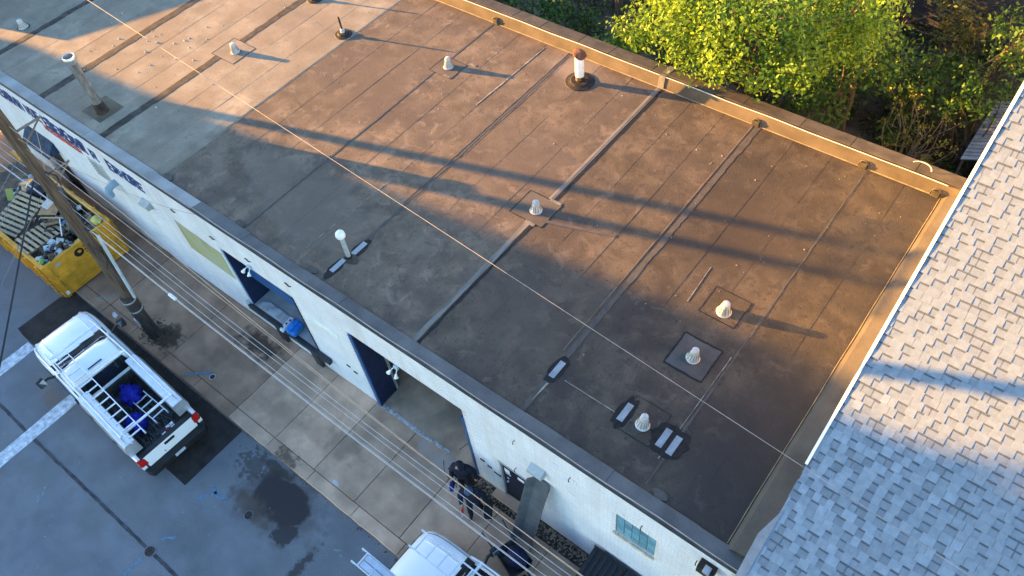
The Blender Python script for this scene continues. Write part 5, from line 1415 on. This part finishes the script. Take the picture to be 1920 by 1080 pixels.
def pickup(name, label, mt, boxes=True, tilt=None):
    t = thing(name, label, 'pickup truck', (0, 0, 0), 'white pickups')

    def B(mb, nm, mat, par=t, **k):
        return mb.build(nm, mat, par, **k)
    # front clip with hood
    B(MB().loft([sect(4.80, 0.99, 0.42, 1.16, 0.05), sect(5.3, 1.0, 0.40, 1.14, 0.06), sect(5.75, 0.985, 0.40, 1.10, 0.05), sect(6.05, 0.94, 0.42, 1.03, 0.04), sect(6.22, 0.86, 0.45, 0.92, 0.03), sect(6.30, 0.76, 0.5, 0.80, 0.02)]), 'hood', twhite, smooth=True)
    for s_ in (-1, 1):
        B(MB().tube([(4.85, s_ * 0.60, 1.205), (5.4, s_ * 0.62, 1.19), (5.9, s_ * 0.60, 1.11), (6.15, s_ * 0.52, 1.0)], 0.018, 6), 'hood_crease', twhite, smooth=True)
        B(MB().obox((6.16, s_ * 0.70, 0.84), (0.16, 0.26, 0.16), (0, 0, -s_ * 0.5)), 'headlight', M('headlamp', (0.45, 0.48, 0.5), 0.15), bevel=0.03)
    B(MB().box(6.18, -0.5, 0.62, 6.315, 0.5, 0.84), 'grille', tblack, bevel=0.02)
    B(MB().loft([[(x, y, z) for y, z in ((-0.97 * k, 0.36), (0.97 * k, 0.36), (0.97 * k, 0.56), (-0.97 * k, 0.56))] for x, k in ((6.0, 1.0), (6.28, 0.9), (6.4, 0.72))]), 'front_bumper', tblack, bevel=0.03)
    B(MB().box(4.62, -0.88, 1.10, 4.86, 0.88, 1.195), 'cowl', tblack, bevel=0.02)
    for y0, y1 in ((0.55, -0.05), (-0.1, -0.7)):
        B(MB().tube([(4.82, y0, 1.215), (4.72, y1, 1.245)], 0.012, 5), 'wiper', tblack)
    for s_ in (-1, 1):
        B(MB().tube([(4.82, s_ * 0.885, 1.168), (5.4, s_ * 0.885, 1.15), (5.85, s_ * 0.86, 1.09), (6.1, s_ * 0.78, 1.02)], 0.007, 5), 'panel_gap', tblack)
        B(MB().tube([(3.02, s_ * 1.006, 0.5), (3.0, s_ * 1.0, 1.1)], 0.006, 5), 'panel_gap', tblack)
        B(MB().tube([(4.62, s_ * 1.006, 0.5), (4.66, s_ * 0.998, 1.08)], 0.006, 5), 'panel_gap', tblack)
        B(MB().box(2.845, min(s_ * 0.9, s_ * 1.0), 0.45, 2.875, max(s_ * 0.9, s_ * 1.0), 1.118), 'panel_gap', tblack)
    B(MB().tube([(4.95, 0.93, 1.15), (4.93, 0.95, 1.75)], 0.004, 5), 'antenna', tblack)
    B(MB().box(3.1, -0.22, 1.886, 3.14, 0.22, 1.905), 'roof_lamp', tblack, bevel=0.006)
    # cab
    B(MB().loft([sect(2.86, 0.99, 0.42, 1.14, 0.0), sect(3.6, 1.0, 0.42, 1.14, 0.0), sect(4.82, 0.99, 0.42, 1.145, 0.0)]), 'cab_body', twhite, smooth=True)
    gh = []
    for (xr, xf, w, z) in ((2.88, 4.72, 0.90, 1.12), (2.92, 4.30, 0.85, 1.42), (2.98, 3.92, 0.78, 1.74), (3.04, 3.76, 0.70, 1.86), (3.2, 3.6, 0.5, 1.885)):
        gh.append([(xr, -w, z), (xr, w, z), ((xr + xf) / 2, w * 1.015, z), (xf - 0.14, w, z), (xf, w * 0.55, z), (xf, -w * 0.55, z), (xf - 0.14, -w, z), ((xr + xf) / 2, -w * 1.015, z)])
    cab = B(MB().loft(gh), 'cab_roof', twhite, smooth=True)
    # glass, 8 mm proud of the shell between pillars
    B(MB().add([(4.71, -0.74, 1.17), (4.71, 0.74, 1.17), (3.98, 0.62, 1.72), (3.98, -0.62, 1.72), (4.60, -0.84, 1.17), (4.60, 0.84, 1.17), (3.90, 0.73, 1.71), (3.90, -0.73, 1.71)], [(0, 1, 2, 3), (0, 3, 7, 4), (1, 5, 6, 2)]), 'windshield', tglass, cab)
    B(MB().add([(2.868, -0.78, 1.24), (2.868, 0.78, 1.24), (2.962, 0.68, 1.70), (2.962, -0.68, 1.70)], [(0, 1, 2, 3)]), 'rear_window', tglass, cab)
    for s_ in (-1, 1):
        dr = B(MB().add([(3.05, s_ * 1.004, 0.62), (4.55, s_ * 1.004, 0.62), (4.6, s_ * 0.995, 1.1), (3.05, s_ * 0.995, 1.1)], [(0, 1, 2, 3)]), 'door', twhite)
        B(MB().add([(3.12, s_ * 0.905, 1.18), (4.42, s_ * 0.90, 1.18), (3.86, s_ * 0.795, 1.69), (3.14, s_ * 0.80, 1.69)], [(0, 1, 2, 3)]), 'side_window', tglass, cab)
        B(MB().box(3.16, s_ * 1.0 - 0.02, 0.98, 3.36, s_ * 1.0 + 0.03, 1.03), 'door_handle', tblack, dr, bevel=0.008)
        m_ = B(MB().tube([(4.42, s_ * 0.96, 1.16), (4.46, s_ * 1.14, 1.24), (4.44, s_ * 1.26, 1.26)], 0.04, 8), 'mirror_arm', tblack)
        B(MB().obox((4.40, s_ * 1.34, 1.30), (0.12, 0.22, 0.30), (0, 0, s_ * 0.25)), 'mirror', tblack, m_, bevel=0.035)
        B(MB().obox((4.335, s_ * 1.325, 1.30), (0.012, 0.18, 0.25), (0, 0, s_ * 0.25)), 'mirror_glass', M('mirror_face', (0.5, 0.55, 0.6), 0.05, metal=0.9), m_)
    # bed
    for s_ in (-1, 1):
        ring = []
        for x in (0.16, 0.4, 1.0, 1.35, 1.75, 2.4, 2.86):
            fl = 0.03 * math.exp(-((x - 1.35) / 0.45) ** 2)
            pts = [(0.93, 0.42), (0.985 + fl, 0.6), (0.99 + fl, 0.9), (0.97, 1.08), (0.93, 1.115), (0.86, 1.11), (0.86, 0.6), (0.86, 0.42)]
            ring.append([(x, s_ * y, z) for y, z in pts])
        B(MB().loft(ring), 'bed_side', twhite, smooth=True)
        lt = B(MB().loft([[(x, s_ * (y - dx_), z) for y, z in ((0.78, 0.74), (1.0, 0.76), (0.99, 1.06), (0.80, 1.05))] for x, dx_ in ((0.30, 0.0), (0.15, 0.012), (0.10, 0.04))]), 'tail_light', tred, bevel=0.015)
    B(MB().box(0.2, -0.87, 0.56, 2.86, 0.87, 0.62), 'bed_floor', bedmat)
    for k in range(9):
        y = -0.78 + k * 0.195
        B(MB().box(0.24, y - 0.03, 0.62, 2.8, y + 0.03, 0.632), 'bed_rib', bedmat)
    B(MB().box(2.80, -0.86, 0.6, 2.86, 0.86, 1.12), 'bed_front', bedmat)
    tg = B(MB().box(0.10, -0.80, 0.58, 0.20, 0.80, 1.08), 'tailgate', twhite, bevel=0.03)
    B(MB().box(0.09, -0.84, 1.085, 0.25, 0.84, 1.115), 'tailgate_cap', tblack, tg, bevel=0.01)
    B(MB().box(0.085, -0.16, 0.90, 0.105, 0.16, 1.0), 'tailgate_handle', tblack, tg, bevel=0.01)
    rb_ = B(MB().loft([[(x, y, z) for y, z in ((-0.98 * k, 0.36), (0.98 * k, 0.36), (0.98 * k, 0.57), (-0.98 * k, 0.57))] for x, k in ((0.16, 1.0), (0.02, 0.97), (-0.10, 0.9))]), 'rear_bumper', tblack, bevel=0.025)
    B(MB().box(-0.104, -0.16, 0.42, -0.092, 0.16, 0.54), 'number_plate', M('plate_face', (0.42, 0.48, 0.55), 0.5, 0.2, 30), rb_)
    B(MB().box(0.3, -0.8, 0.3, 5.9, 0.8, 0.5), 'chassis', tblack)
    for x in (1.35, 5.25):
        for s_ in (-1, 1):
            B(MB().lathe([(0.43, -0.06), (0.43, 0.045)], (x, s_ * 0.965, 0.42), 24, 'y'), 'wheel_arch', tblack)
            w_ = B(MB().lathe([(0.22, -0.13), (0.35, -0.13), (0.385, -0.09), (0.39, 0.0), (0.385, 0.09), (0.35, 0.125), (0.22, 0.12)], (x, s_ * 0.90, 0.39), 24, 'y'), 'tyre', trub, smooth=True)
            B(MB().lathe([(0.23, s_ * 0.10), (0.21, s_ * 0.06), (0.10, s_ * 0.09), (0.0, s_ * 0.10)], (x, s_ * 0.91, 0.39), 20, 'y', caps=False), 'rim', M('rim_grey', (0.35, 0.36, 0.37), 0.4, metal=0.5), w_)
    # rack
    for s_ in (-1, 1):
        B(MB().tube([(0.35, s_ * 0.80, 2.0), (2.8, s_ * 0.80, 2.0), (4.3, s_ * 0.76, 2.0), (4.55, s_ * 0.74, 1.96)], 0.026, 8), 'rack_rail', trim_alu, smooth=True)
        for x in (0.42, 2.75):
            B(MB().tube([(x, s_ * 0.90, 1.1), (x, s_ * 0.80, 2.0)], 0.026, 8), 'rack_post', trim_alu)
    for x in (0.42, 2.75, 4.25):
        B(MB().box(x - 0.035, -0.8, 1.965, x + 0.035, 0.8, 1.998), 'rack_bar', trim_alu, bevel=0.008)
    if boxes:
        for s_ in (-1, 1):
            pts = [(0.97, 1.12), (1.0, 1.36), (0.94, 1.58), (0.86, 1.635), (0.74, 1.64), (0.62, 1.60), (0.60, 1.12)]
            bx_ = B(MB().loft([[(x, s_ * y, z) for y, z in pts] for x in (0.34, 2.72)]), 'side_box', box_alu, smooth=True)
            B(MB().box(0.32, min(s_ * 0.615, s_ * 0.93), 1.641, 2.74, max(s_ * 0.615, s_ * 0.93), 1.648), 'lid_edge', trim_alu, bx_)
            for x in (0.9, 2.1):
                B(MB().obox((x, s_ * 1.005, 1.38), (0.14, 0.02, 0.06)), 'latch', tblack, bx_)
    t.matrix_world = mt
    return t


def place(x, y, z, yaw, roll=0.0, sc_=1.0):
    return Matrix.Translation((x, y, z)) @ Matrix.Rotation(yaw, 4, 'Z') @ Matrix.Rotation(roll, 4, 'X') @ Matrix.Scale(sc_, 4)


def ladder(name, label, mt, length, width, n, cat='ladder', rail=0.028, plank=False, group='ladders on the pickups'):
    t = thing(name, label, cat, (0, 0, 0), group)
    for s_ in (-1, 1):
        MB().box(0, s_ * width / 2 - 0.014, -0.035, length, s_ * width / 2 + 0.014, 0.035).build('rail', trim_alu, t, bevel=0.006)
        MB().obox((0.03, s_ * width / 2, -0.03), (0.1, 0.05, 0.06)).build('foot', M('grey_fitting', (0, 0, 0)), t, bevel=0.012)
    for k in range(n):
        x = 0.18 + (length - 0.36) * k / (n - 1)
        MB().obox((x, 0, 0), (0.035, width, 0.032)).build('rung', trim_alu, t, bevel=0.006)
    if plank:
        for y in (-0.25, 0.25):
            MB().box(0.25, y * width * 0.9 - width * 0.2, 0.04, length, y * width * 0.9 + width * 0.2, 0.075).build('plank', box_alu, t, bevel=0.008)
    t.matrix_world = mt
    return t


T1 = place(-14.82, 0.93, 0.006, R(177.5), 0, 1.015)
pickup('pickup_truck', 'white pickup with tool boxes and ladder rack parked by the utility pole', T1)
ladder('extension_ladder', 'aluminium extension ladder on the street side of the first pickup rack', T1 @ Matrix.Translation((-0.05, 0.50, 2.06)), 4.35, 0.40, 14)
ladder('step_ladder', 'short grey ladder lying in the pickup bed', T1 @ Matrix.Translation((0.85, -0.28, 0.98)) @ Matrix.Rotation(R(3), 4, 'Z'), 1.15, 0.40, 4, group='ladders in the bed')
tarp = M('royal_blue_tarp', (0.012, 0.018, 0.27), 0.7, 0.45, 9, 1.0, 9, spec=0.15)
p = T1 @ Vector((2.2, -0.12, 1.0))
lump('tarp_bundle', 'royal blue tarp bundle behind the pickup cab', 'tarp', p, (0.33, 0.28, 0.40), tarp, 11, 0.72, 'blue tarps', 0.46, 2.9)
p = T1 @ Vector((1.3, 0.28, 0.95))
lump('tarp_bundle', 'royal blue tarp bundle under the ladder in the pickup bed', 'tarp', p, (0.34, 0.26, 0.32), tarp, 12, 0.62, 'blue tarps', 0.46, 2.9)
t = thing('tool_case', 'dark tool case with white fittings and a red button at the tailgate', 'tool case', (0, 0, 0))
MB().box(0.30, -0.42, 0.64, 0.62, 0.08, 0.90).build('case', tblack, t, bevel=0.02)
for k, (x, y) in enumerate(((0.40, -0.32), (0.52, -0.32), (0.40, -0.02), (0.52, -0.22))):
    MB().box(x - 0.045, y - 0.06, 0.9, x + 0.045, y + 0.06, 0.915).build('fitting', M('white_plastic', (0, 0, 0)), t)
MB().lathe([(0.05, 0.9), (0.045, 0.925), (0, 0.93)], (0.46, -0.17, 0), 16).build('button', tred, t)
t.matrix_world = T1
mb = MB()
rj = random.Random(8)
for _ in range(90):
    x, y = rj.uniform(0.35, 2.7), rj.uniform(-0.55, 0.55)
    mb.obox((x, y, 0.70 + rj.uniform(0, 0.14)), (rj.uniform(0.2, 0.8), 0.018, 0.015), (0, rj.uniform(-0.1, 0.1), rj.uniform(-0.35, 0.35)))
mb.move(T1)
tag(mb.build('bed_scraps', M('bed_clutter', (0.10, 0.095, 0.09), 0.7, 0.6, 15, col2=(0.03, 0.03, 0.03))), 'loose rods and offcuts strewn over the pickup bed', 'scraps', kind='stuff')

T2 = place(-1.15, 2.42, 0.055, R(180), R(3.6), 1.0)
pickup('pickup_truck', 'white pickup straddling the kerb at the bottom edge with a ladder over its hood', T2, boxes=False)
ladder('roof_ladder', 'aluminium ladder overhanging the hood of the second pickup', T2 @ Matrix.Translation((5.85, -0.27, 2.08)) @ Matrix.Rotation(R(180), 4, 'Z'), 5.2, 0.46, 15)
ladder('plank_ladder', 'aluminium planked ladder on the street side of the second pickup', T2 @ Matrix.Translation((6.65, 0.86, 2.10)) @ Matrix.Rotation(R(180), 4, 'Z'), 5.8, 0.36, 15, plank=True)

# ------------------------------------------------------------------ things by the wall
t = thing('metal_trough', 'tall grey sheet-metal trough leaning on the wall beside the door', 'trough', (-5.5, 4.9, 0.12))
trough_m = M('grey_sheet', (0.10, 0.11, 0.125), 0.7, 0.2, 2.5, 0.2, 30, col2=(0.065, 0.072, 0.08))
base, top = Vector((-5.45, 4.72, 0.13)), Vector((-5.18, 5.38, 3.02))
ax = (top - base).normalized()
sx = Vector((1, 0, 0)) - ax * ax.x
sx.normalize()
nn = ax.cross(sx).normalized()
prf = [(-0.30, 0.16), (-0.285, 0.16), (-0.14, -0.02), (0.24, -0.02), (0.30, 0.14), (0.315, 0.14), (0.25, -0.045), (-0.15, -0.045)]
rings = []
for u, k in ((0.0, 1.0), (0.03, 1.0), (0.97, 1.0), (1.0, 0.96)):
    c0 = base.lerp(top, u)
    rings.append([c0 + sx * a * k + nn * -b * k for a, b in prf])
MB().loft(rings).build('channel', trough_m, t, bevel=0.005)
for u in (0.03, 0.5, 0.95):
    c0 = base.lerp(top, u)
    MB().tube([c0 + sx * -0.30 + nn * -0.165, c0 + sx * -0.14 + nn * 0.05, c0 + sx * 0.25 + nn * 0.05, c0 + sx * 0.31 + nn * -0.145], 0.012, 5).build('stiffener', M('rusty_hook', (0, 0, 0)), t)

t = thing('wheelbarrow', 'dark wheelbarrow holding a navy bag on the pavement', 'wheelbarrow', (-5.2, 4.1, 0.12))
WB = place(-5.25, 4.12, 0.12, R(-18))
tray = MB()
r0 = [(-0.40, -0.30, 0.58), (0.36, -0.34, 0.62), (0.46, -0.2, 0.64), (0.46, 0.2, 0.64), (0.36, 0.34, 0.62), (-0.40, 0.30, 0.58)]
r1 = [(-0.26, -0.20, 0.32), (0.2, -0.22, 0.30), (0.26, -0.14, 0.30), (0.26, 0.14, 0.30), (0.2, 0.22, 0.30), (-0.26, 0.20, 0.32)]
r2 = [(x * 0.97, y * 0.97, z - 0.0) for x, y, z in r0]
r3 = [(x * 0.97, y * 0.97, z + 0.015) for x, y, z in r1]
tray.v = r1 + r0 + r2 + r3
tray.f = [tuple(range(5, -1, -1))] + [(i, (i + 1) % 6, 6 + (i + 1) % 6, 6 + i) for i in range(6)] + [(6 + i, 6 + (i + 1) % 6, 12 + (i + 1) % 6, 12 + i) for i in range(6)] + [(12 + i, 12 + (i + 1) % 6, 18 + (i + 1) % 6, 18 + i) for i in range(6)] + [tuple(range(18, 24))]
tray.move(WB).build('tray', M('barrow_steel', (0.07, 0.065, 0.06), 0.6, 0.3, 5), t)
MB().tube([WB @ Vector(r0[i % 6]) for i in range(7)], 0.014, 6).build('tray_rim', M('barrow_rim', (0.15, 0.13, 0.11), 0.6), t)
for s_ in (-1, 1):
    MB().tube([WB @ Vector(v_) for v_ in ((0.55, s_ * 0.10, 0.22), (0.1, s_ * 0.2, 0.30), (-0.5, s_ * 0.28, 0.48), (-0.95, s_ * 0.30, 0.60))], 0.02, 6).build('handle', M('ash_handle', (0.07, 0.055, 0.045), 0.8), t)
    MB().tube([WB @ Vector(v_) for v_ in ((-0.1, s_ * 0.24, 0.36), (-0.25, s_ * 0.26, 0.0), (-0.42, s_ * 0.26, 0.02))], 0.015, 6).build('leg', steel_dark, t)
MB().lathe([(0.06, -0.045), (0.16, -0.045), (0.19, -0.02), (0.19, 0.02), (0.16, 0.045), (0.06, 0.045)], (0.58, 0, 0.2), 18, 'y').move(WB).build('wheel', trub, t, smooth=True)
navybag = M('navy_cloth', (0.012, 0.016, 0.05), 0.7, 0.3, 9, 0.9, 16)
lump('cloth_bag', 'navy cloth bag heaped in the wheelbarrow', 'bag', WB @ Vector((0.08, 0.06, 0.62)), (0.30, 0.24, 0.28), navybag, 21, 0.9, 'cloth bags', 0.25)

t = thing('black_bin', 'black ribbed-lid bin standing against the white wall', 'bin', (-3.0, 5.0, 0.1))
bb = M('black_plastic', (0.013, 0.014, 0.017), 0.5, 0.2, 6, 0.3, 40)
bx0, bx1, by0, by1 = -3.68, -1.85, 4.15, 5.36
MB().add([(bx0 + 0.1, by0 + 0.1, 0.1), (bx1 - 0.1, by0 + 0.1, 0.1), (bx1 - 0.1, by1 - 0.05, 0.1), (bx0 + 0.1, by1 - 0.05, 0.1), (bx0 + 0.03, by0 + 0.03, 1.0), (bx1 - 0.03, by0 + 0.03, 1.0), (bx1 - 0.03, by1 - 0.02, 1.22), (bx0 + 0.03, by1 - 0.02, 1.22)],
         [(0, 3, 2, 1), (4, 5, 6, 7), (0, 1, 5, 4), (1, 2, 6, 5), (2, 3, 7, 6), (3, 0, 4, 7)]).build('body', bb, t, bevel=0.02)
for x0, x1 in ((bx0, (bx0 + bx1) / 2 - 0.01), ((bx0 + bx1) / 2 + 0.01, bx1)):
    v = [(x0, by0, 1.02), (x1, by0, 1.02), (x1, by1, 1.26), (x0, by1, 1.26)]
    ld = MB().add(v + [(x, y, z + 0.035) for x, y, z in v], [(0, 3, 2, 1), (4, 5, 6, 7), (0, 1, 5, 4), (1, 2, 6, 5), (2, 3, 7, 6), (3, 0, 4, 7)]).build('lid', bb, t, bevel=0.012)
    n = 6
    for k in range(n):
        xx = x0 + (x1 - x0) * (k + 0.5) / n
        v = [(xx - 0.035, by0 + 0.04, 1.06), (xx + 0.035, by0 + 0.04, 1.06), (xx + 0.035, by1 - 0.08, 1.28), (xx - 0.035, by1 - 0.08, 1.28)]
        MB().add(v + [(x, y, z + 0.03) for x, y, z in v], [(0, 3, 2, 1), (4, 5, 6, 7), (0, 1, 5, 4), (1, 2, 6, 5), (2, 3, 7, 6), (3, 0, 4, 7)]).build('lid_rib', bb, ld, bevel=0.008)
MB().tube([(bx0 - 0.02, by1 + 0.02, 1.27), (bx1 + 0.02, by1 + 0.02, 1.27)], 0.02, 6).build('hinge_rod', steel_dark, t)

# ------------------------------------------------------------------ people
skin = M('skin', (0.42, 0.25, 0.17), 0.55, 0.08, 12)
cloth = M('navy_jacket', (0.011, 0.013, 0.030), 0.85, 0.3, 14, 0.6, 40)
jeans = M('dark_trousers', (0.020, 0.022, 0.030), 0.9, 0.3, 14, 0.5, 50)
boots = M('dark_boots', (0.035, 0.028, 0.022), 0.7, 0.2, 9)


def person(label, loc, face, joints, hood, headwear, head_yaw=0.0, head_pitch=0.25):
    """joints: dict of local points (x right, y forward, z up); body is one skinned surface."""
    root = thing('person', label, 'person', loc, 'people on the pavement')
    mt = Matrix.Translation(loc) @ Matrix.Rotation(face, 4, 'Z')
    J = joints
    names = ['pelvis', 'waist', 'chest', 'neck', 'head', 'crown']
    vs, rad, ed = [], [], []

    def V(p, r_):
        vs.append(p)
        rad.append(r_)
        return len(vs) - 1
    idx = {}
    for nme, r_ in (('pelvis', (0.185, 0.15)), ('waist', (0.20, 0.16)), ('chest', (0.225, 0.16)), ('neck', (0.065, 0.065)), ('head', (0.085, 0.10)), ('crown', (0.075, 0.085))):
        idx[nme] = V(J[nme], r_)
    for a, b in zip(names, names[1:]):
        ed.append((idx[a], idx[b]))
    for s_ in 'LR':
        sh, el, wr, hd = (V(J[k + s_], r_) for k, r_ in (('sh', (0.105, 0.105)), ('el', (0.082, 0.082)), ('wr', (0.052, 0.052)), ('hd', (0.042, 0.026))))
        ed += [(idx['chest'], sh), (sh, el), (el, wr), (wr, hd)]
        hp, kn, an, to = (V(J[k + s_], r_) for k, r_ in (('hp', (0.115, 0.115)), ('kn', (0.085, 0.085)), ('an', (0.065, 0.065)), ('to', (0.045, 0.036))))
        ed += [(idx['pelvis'], hp), (hp, kn), (kn, an), (an, to)]
        # five fingers rooted in the palm
        w_, h_ = Vector(J['wr' + s_]), Vector(J['hd' + s_])
        dv = (h_ - w_).normalized()
        side = dv.cross(Vector((0, 1, 0.2))).normalized()
        for f_, (off, ln) in enumerate(((-0.033, 0.062), (-0.011, 0.075), (0.011, 0.072), (0.033, 0.055), (0.05, 0.05))):
            st = h_ + side * off * 0.8 if f_ < 4 else w_.lerp(h_, 0.5) + side * 0.03
            k1 = h_ + side * off + dv * ln * 0.6 if f_ < 4 else st + side * 0.03 + dv * 0.03
            k2 = k1 + (dv * 0.5 + Vector((0, 0.8, -0.3))).normalized() * ln * 0.5
            a, b, c_ = V(st, (0.010, 0.010)), V(k1, (0.0095, 0.0095)), V(k2, (0.008, 0.008))
            ed += [(a, b), (b, c_)]
    me = bpy.data.meshes.new('person_skeleton')
    me.from_pydata([tuple(v) for v in vs], ed, [])
    tmp = bpy.data.objects.new('person_tmp', me)
    C.objects.link(tmp)
    tmp.modifiers.new('s', 'SKIN')
    for i, v in enumerate(me.skin_vertices[0].data):
        v.radius = rad[i]
        v.use_root = (i == 0)
    nf = len(ed) - 20
    used = set()
    for i, v in enumerate(me.skin_vertices[0].data):
        pass
    sub = tmp.modifiers.new('u', 'SUBSURF')
    sub.levels = sub.render_levels = 2
    dg = bpy.context.evaluated_depsgraph_get()
    bmesh_ = bpy.data.meshes.new_from_object(tmp.evaluated_get(dg))
    bpy.data.objects.remove(tmp)
    bmesh_.materials.clear()
    for m_ in (cloth, jeans, boots, skin):
        bmesh_.materials.append(m_)
    hands = [Vector(J['hdL']), Vector(J['hdR'])]
    for p in bmesh_.polygons:
        c0 = p.center
        k = 0
        if c0.z > J['neck'][2] + 0.04:
            k = 3
        elif min((c0 - h_).length for h_ in hands) < 0.10 and c0.z < J['chest'][2]:
            k = 3
        elif c0.z < 0.11:
            k = 2
        elif c0.z < J['pelvis'][2] - 0.02 and abs(c0.x) < 0.27:
            k = 1
        p.material_index = k
        p.use_smooth = True
    bmesh_.transform(mt)
    link('body', bmesh_, root)
    hm = mt @ Matrix.Translation(Vector(J['head'])) @ Matrix.Rotation(head_yaw, 4, 'Z') @ Matrix.Rotation(-head_pitch, 4, 'X')
    # face
    fm = MB()
    fm.lathe([(0.0, -0.13), (0.05, -0.12), (0.075, -0.06), (0.083, 0.0), (0.08, 0.06), (0.06, 0.11), (0.0, 0.13)], (0, 0.022, 0.0), 18).move(hm)
    hd = fm.build('face', skin, root, smooth=True)
    MB().add([(-0.014, 0.10, -0.02), (0.014, 0.10, -0.02), (0.0, 0.128, -0.03), (0.0, 0.102, 0.025), (0.0, 0.10, -0.04)], [(0, 2, 3), (1, 3, 2), (0, 4, 2), (1, 2, 4)]).move(hm).build('nose', skin, hd)
    for s_ in (-1, 1):
        MB().lathe([(0.0, -0.004), (0.011, 0.0), (0.0, 0.004)], (s_ * 0.032, 0.097, 0.015), 8, 'y').move(hm).build('eye', blk, hd)
        MB().obox((s_ * 0.084, 0.01, -0.01), (0.018, 0.04, 0.06)).move(hm).build('ear', skin, hd, bevel=0.006)
    MB().obox((0, 0.098, -0.068), (0.045, 0.008, 0.008)).move(hm).build('mouth', M('lip', (0.25, 0.10, 0.09), 0.6), hd)
    if hood:
        prof = []
        hv = MB()
        nseg, nring = 20, 9
        for i in range(nring + 1):
            ph = math.pi * i / nring * 0.98
            for k in range(nseg + 1):
                th = math.pi * (0.13 + 0.74 * 2 * k / nseg) + math.pi / 2 - 0.13 * math.pi + 0.14 * math.pi
                r_ = 0.132
                hv.v.append((r_ * math.sin(ph) * math.cos(th), 0.01 + 1.1 * r_ * math.sin(ph) * math.sin(th), 0.02 + 0.155 * math.cos(ph)))
        for i in range(nring):
            for k in range(nseg):
                q = i * (nseg + 1) + k
                hv.f.append((q, q + 1, q + nseg + 2, q + nseg + 1))
        hv.move(hm).build('hood', headwear, root, smooth=True)
    else:
        MB().lathe([(0.103, 0.03), (0.108, 0.06), (0.10, 0.11), (0.07, 0.155), (0.0, 0.17)], (0, 0.012, 0), 20).move(hm).build('beanie', headwear, root, smooth=True)
        MB().lathe([(0.105, 0.02), (0.113, 0.03), (0.113, 0.065), (0.105, 0.07)], (0, 0.012, 0), 20, caps=False).move(hm).build('cuff', headwear, root, smooth=True)
    nk = mt @ Vector(J['neck'])
    MB().lathe([(0.10, -0.05), (0.095, 0.0), (0.085, 0.03)], (nk.x, nk.y, nk.z), 16, caps=False).build('collar', cloth, root, smooth=True)
    return root, mt


base = dict(pelvis=(0, 0, 0.92), waist=(0, 0.01, 1.08), chest=(0, 0.03, 1.34), neck=(0, 0.05, 1.50), head=(0, 0.085, 1.62), crown=(0, 0.085, 1.70),
            shR=(0.20, 0.03, 1.40), shL=(-0.20, 0.03, 1.40), hpR=(0.10, 0, 0.86), hpL=(-0.10, 0, 0.86))
j1 = dict(base, elR=(0.30, 0.02, 1.14), wrR=(0.27, 0.20, 0.98), hdR=(0.26, 0.26, 0.92), elL=(-0.30, -0.04, 1.14), wrL=(-0.34, 0.04, 0.90), hdL=(-0.34, 0.08, 0.82),
          knR=(0.11, 0.10, 0.49), anR=(0.11, 0.06, 0.09), toR=(0.13, 0.22, 0.045), knL=(-0.10, 0.03, 0.49), anL=(-0.11, -0.18, 0.10), toL=(-0.12, -0.03, 0.045))
r1_, m1 = person('person in a dark hooded jacket carrying a blue box at the garage corner', (-7.52, 4.98, 0.125), R(205), j1, True, cloth, -0.1, 0.45)
t = thing('hand_box', 'small blue box held by the hooded person', 'box', m1 @ Vector((0.26, 0.30, 0.72)))
MB().obox((0.26, 0.29, 0.76), (0.10, 0.26, 0.22), (0.2, 0, 0.1)).move(m1).build('box_body', M('box_blue', (0.012, 0.03, 0.22), 0.5, 0.15, 6), t, bevel=0.015)
MB().tube([m1 @ Vector((0.26, 0.20, 0.87)), m1 @ Vector((0.26, 0.24, 0.925)), m1 @ Vector((0.26, 0.33, 0.925)), m1 @ Vector((0.26, 0.37, 0.86))], 0.012, 6).build('handle', tblack, t)
j2 = dict(base, head=(0, 0.10, 1.62), crown=(0, 0.10, 1.69), elR=(0.30, 0.04, 1.13), wrR=(0.22, 0.28, 1.08), hdR=(0.18, 0.35, 1.09), elL=(-0.31, 0.0, 1.13), wrL=(-0.34, 0.08, 0.88), hdL=(-0.34, 0.10, 0.79),
          knR=(0.11, 0.14, 0.50), anR=(0.12, 0.13, 0.09), toR=(0.13, 0.28, 0.045), knL=(-0.10, 0.02, 0.49), anL=(-0.12, -0.14, 0.10), toL=(-0.13, 0.01, 0.045))
r2_, m2 = person('person in a blue beanie holding a red tool and a black bag', (-6.92, 4.62, 0.125), R(212), j2, False, M('beanie_blue', (0.035, 0.075, 0.15), 0.9, 0.2, 20, 0.6, 60), 0.1, 0.4)
t = thing('hand_tool', 'red tool with a pale handle held by the person in the beanie', 'tool', m2 @ Vector((0.18, 0.4, 1.1)))
MB().obox((0.18, 0.42, 1.12), (0.06, 0.16, 0.07), (0.2, 0, 0.2)).move(m2).build('tool_body', M('tool_red', (0.45, 0.02, 0.02), 0.4), t, bevel=0.015)
MB().tube([m2 @ Vector((0.20, 0.30, 1.07)), m2 @ Vector((0.19, 0.38, 1.13)), m2 @ Vector((0.20, 0.36, 1.24))], 0.022, 8).build('tool_grip', pal_w, t)
MB().obox((0.17, 0.54, 1.12), (0.03, 0.12, 0.02), (0.2, 0, 0.2)).move(m2).build('blade', galv, t)
t = thing('black_bag', 'black tool bag hanging from the hand of the person in the beanie', 'bag', m2 @ Vector((-0.36, 0.1, 0.4)))
MB().obox((-0.37, 0.10, 0.50), (0.20, 0.44, 0.32), (0, 0, 0.05)).move(m2).build('bag_body', tblack, t, bevel=0.04, seg=3)
MB().tube([m2 @ Vector((-0.36, -0.04, 0.65)), m2 @ Vector((-0.35, 0.05, 0.77)), m2 @ Vector((-0.35, 0.16, 0.77)), m2 @ Vector((-0.36, 0.24, 0.65))], 0.012, 6).build('handle', tblack, t)
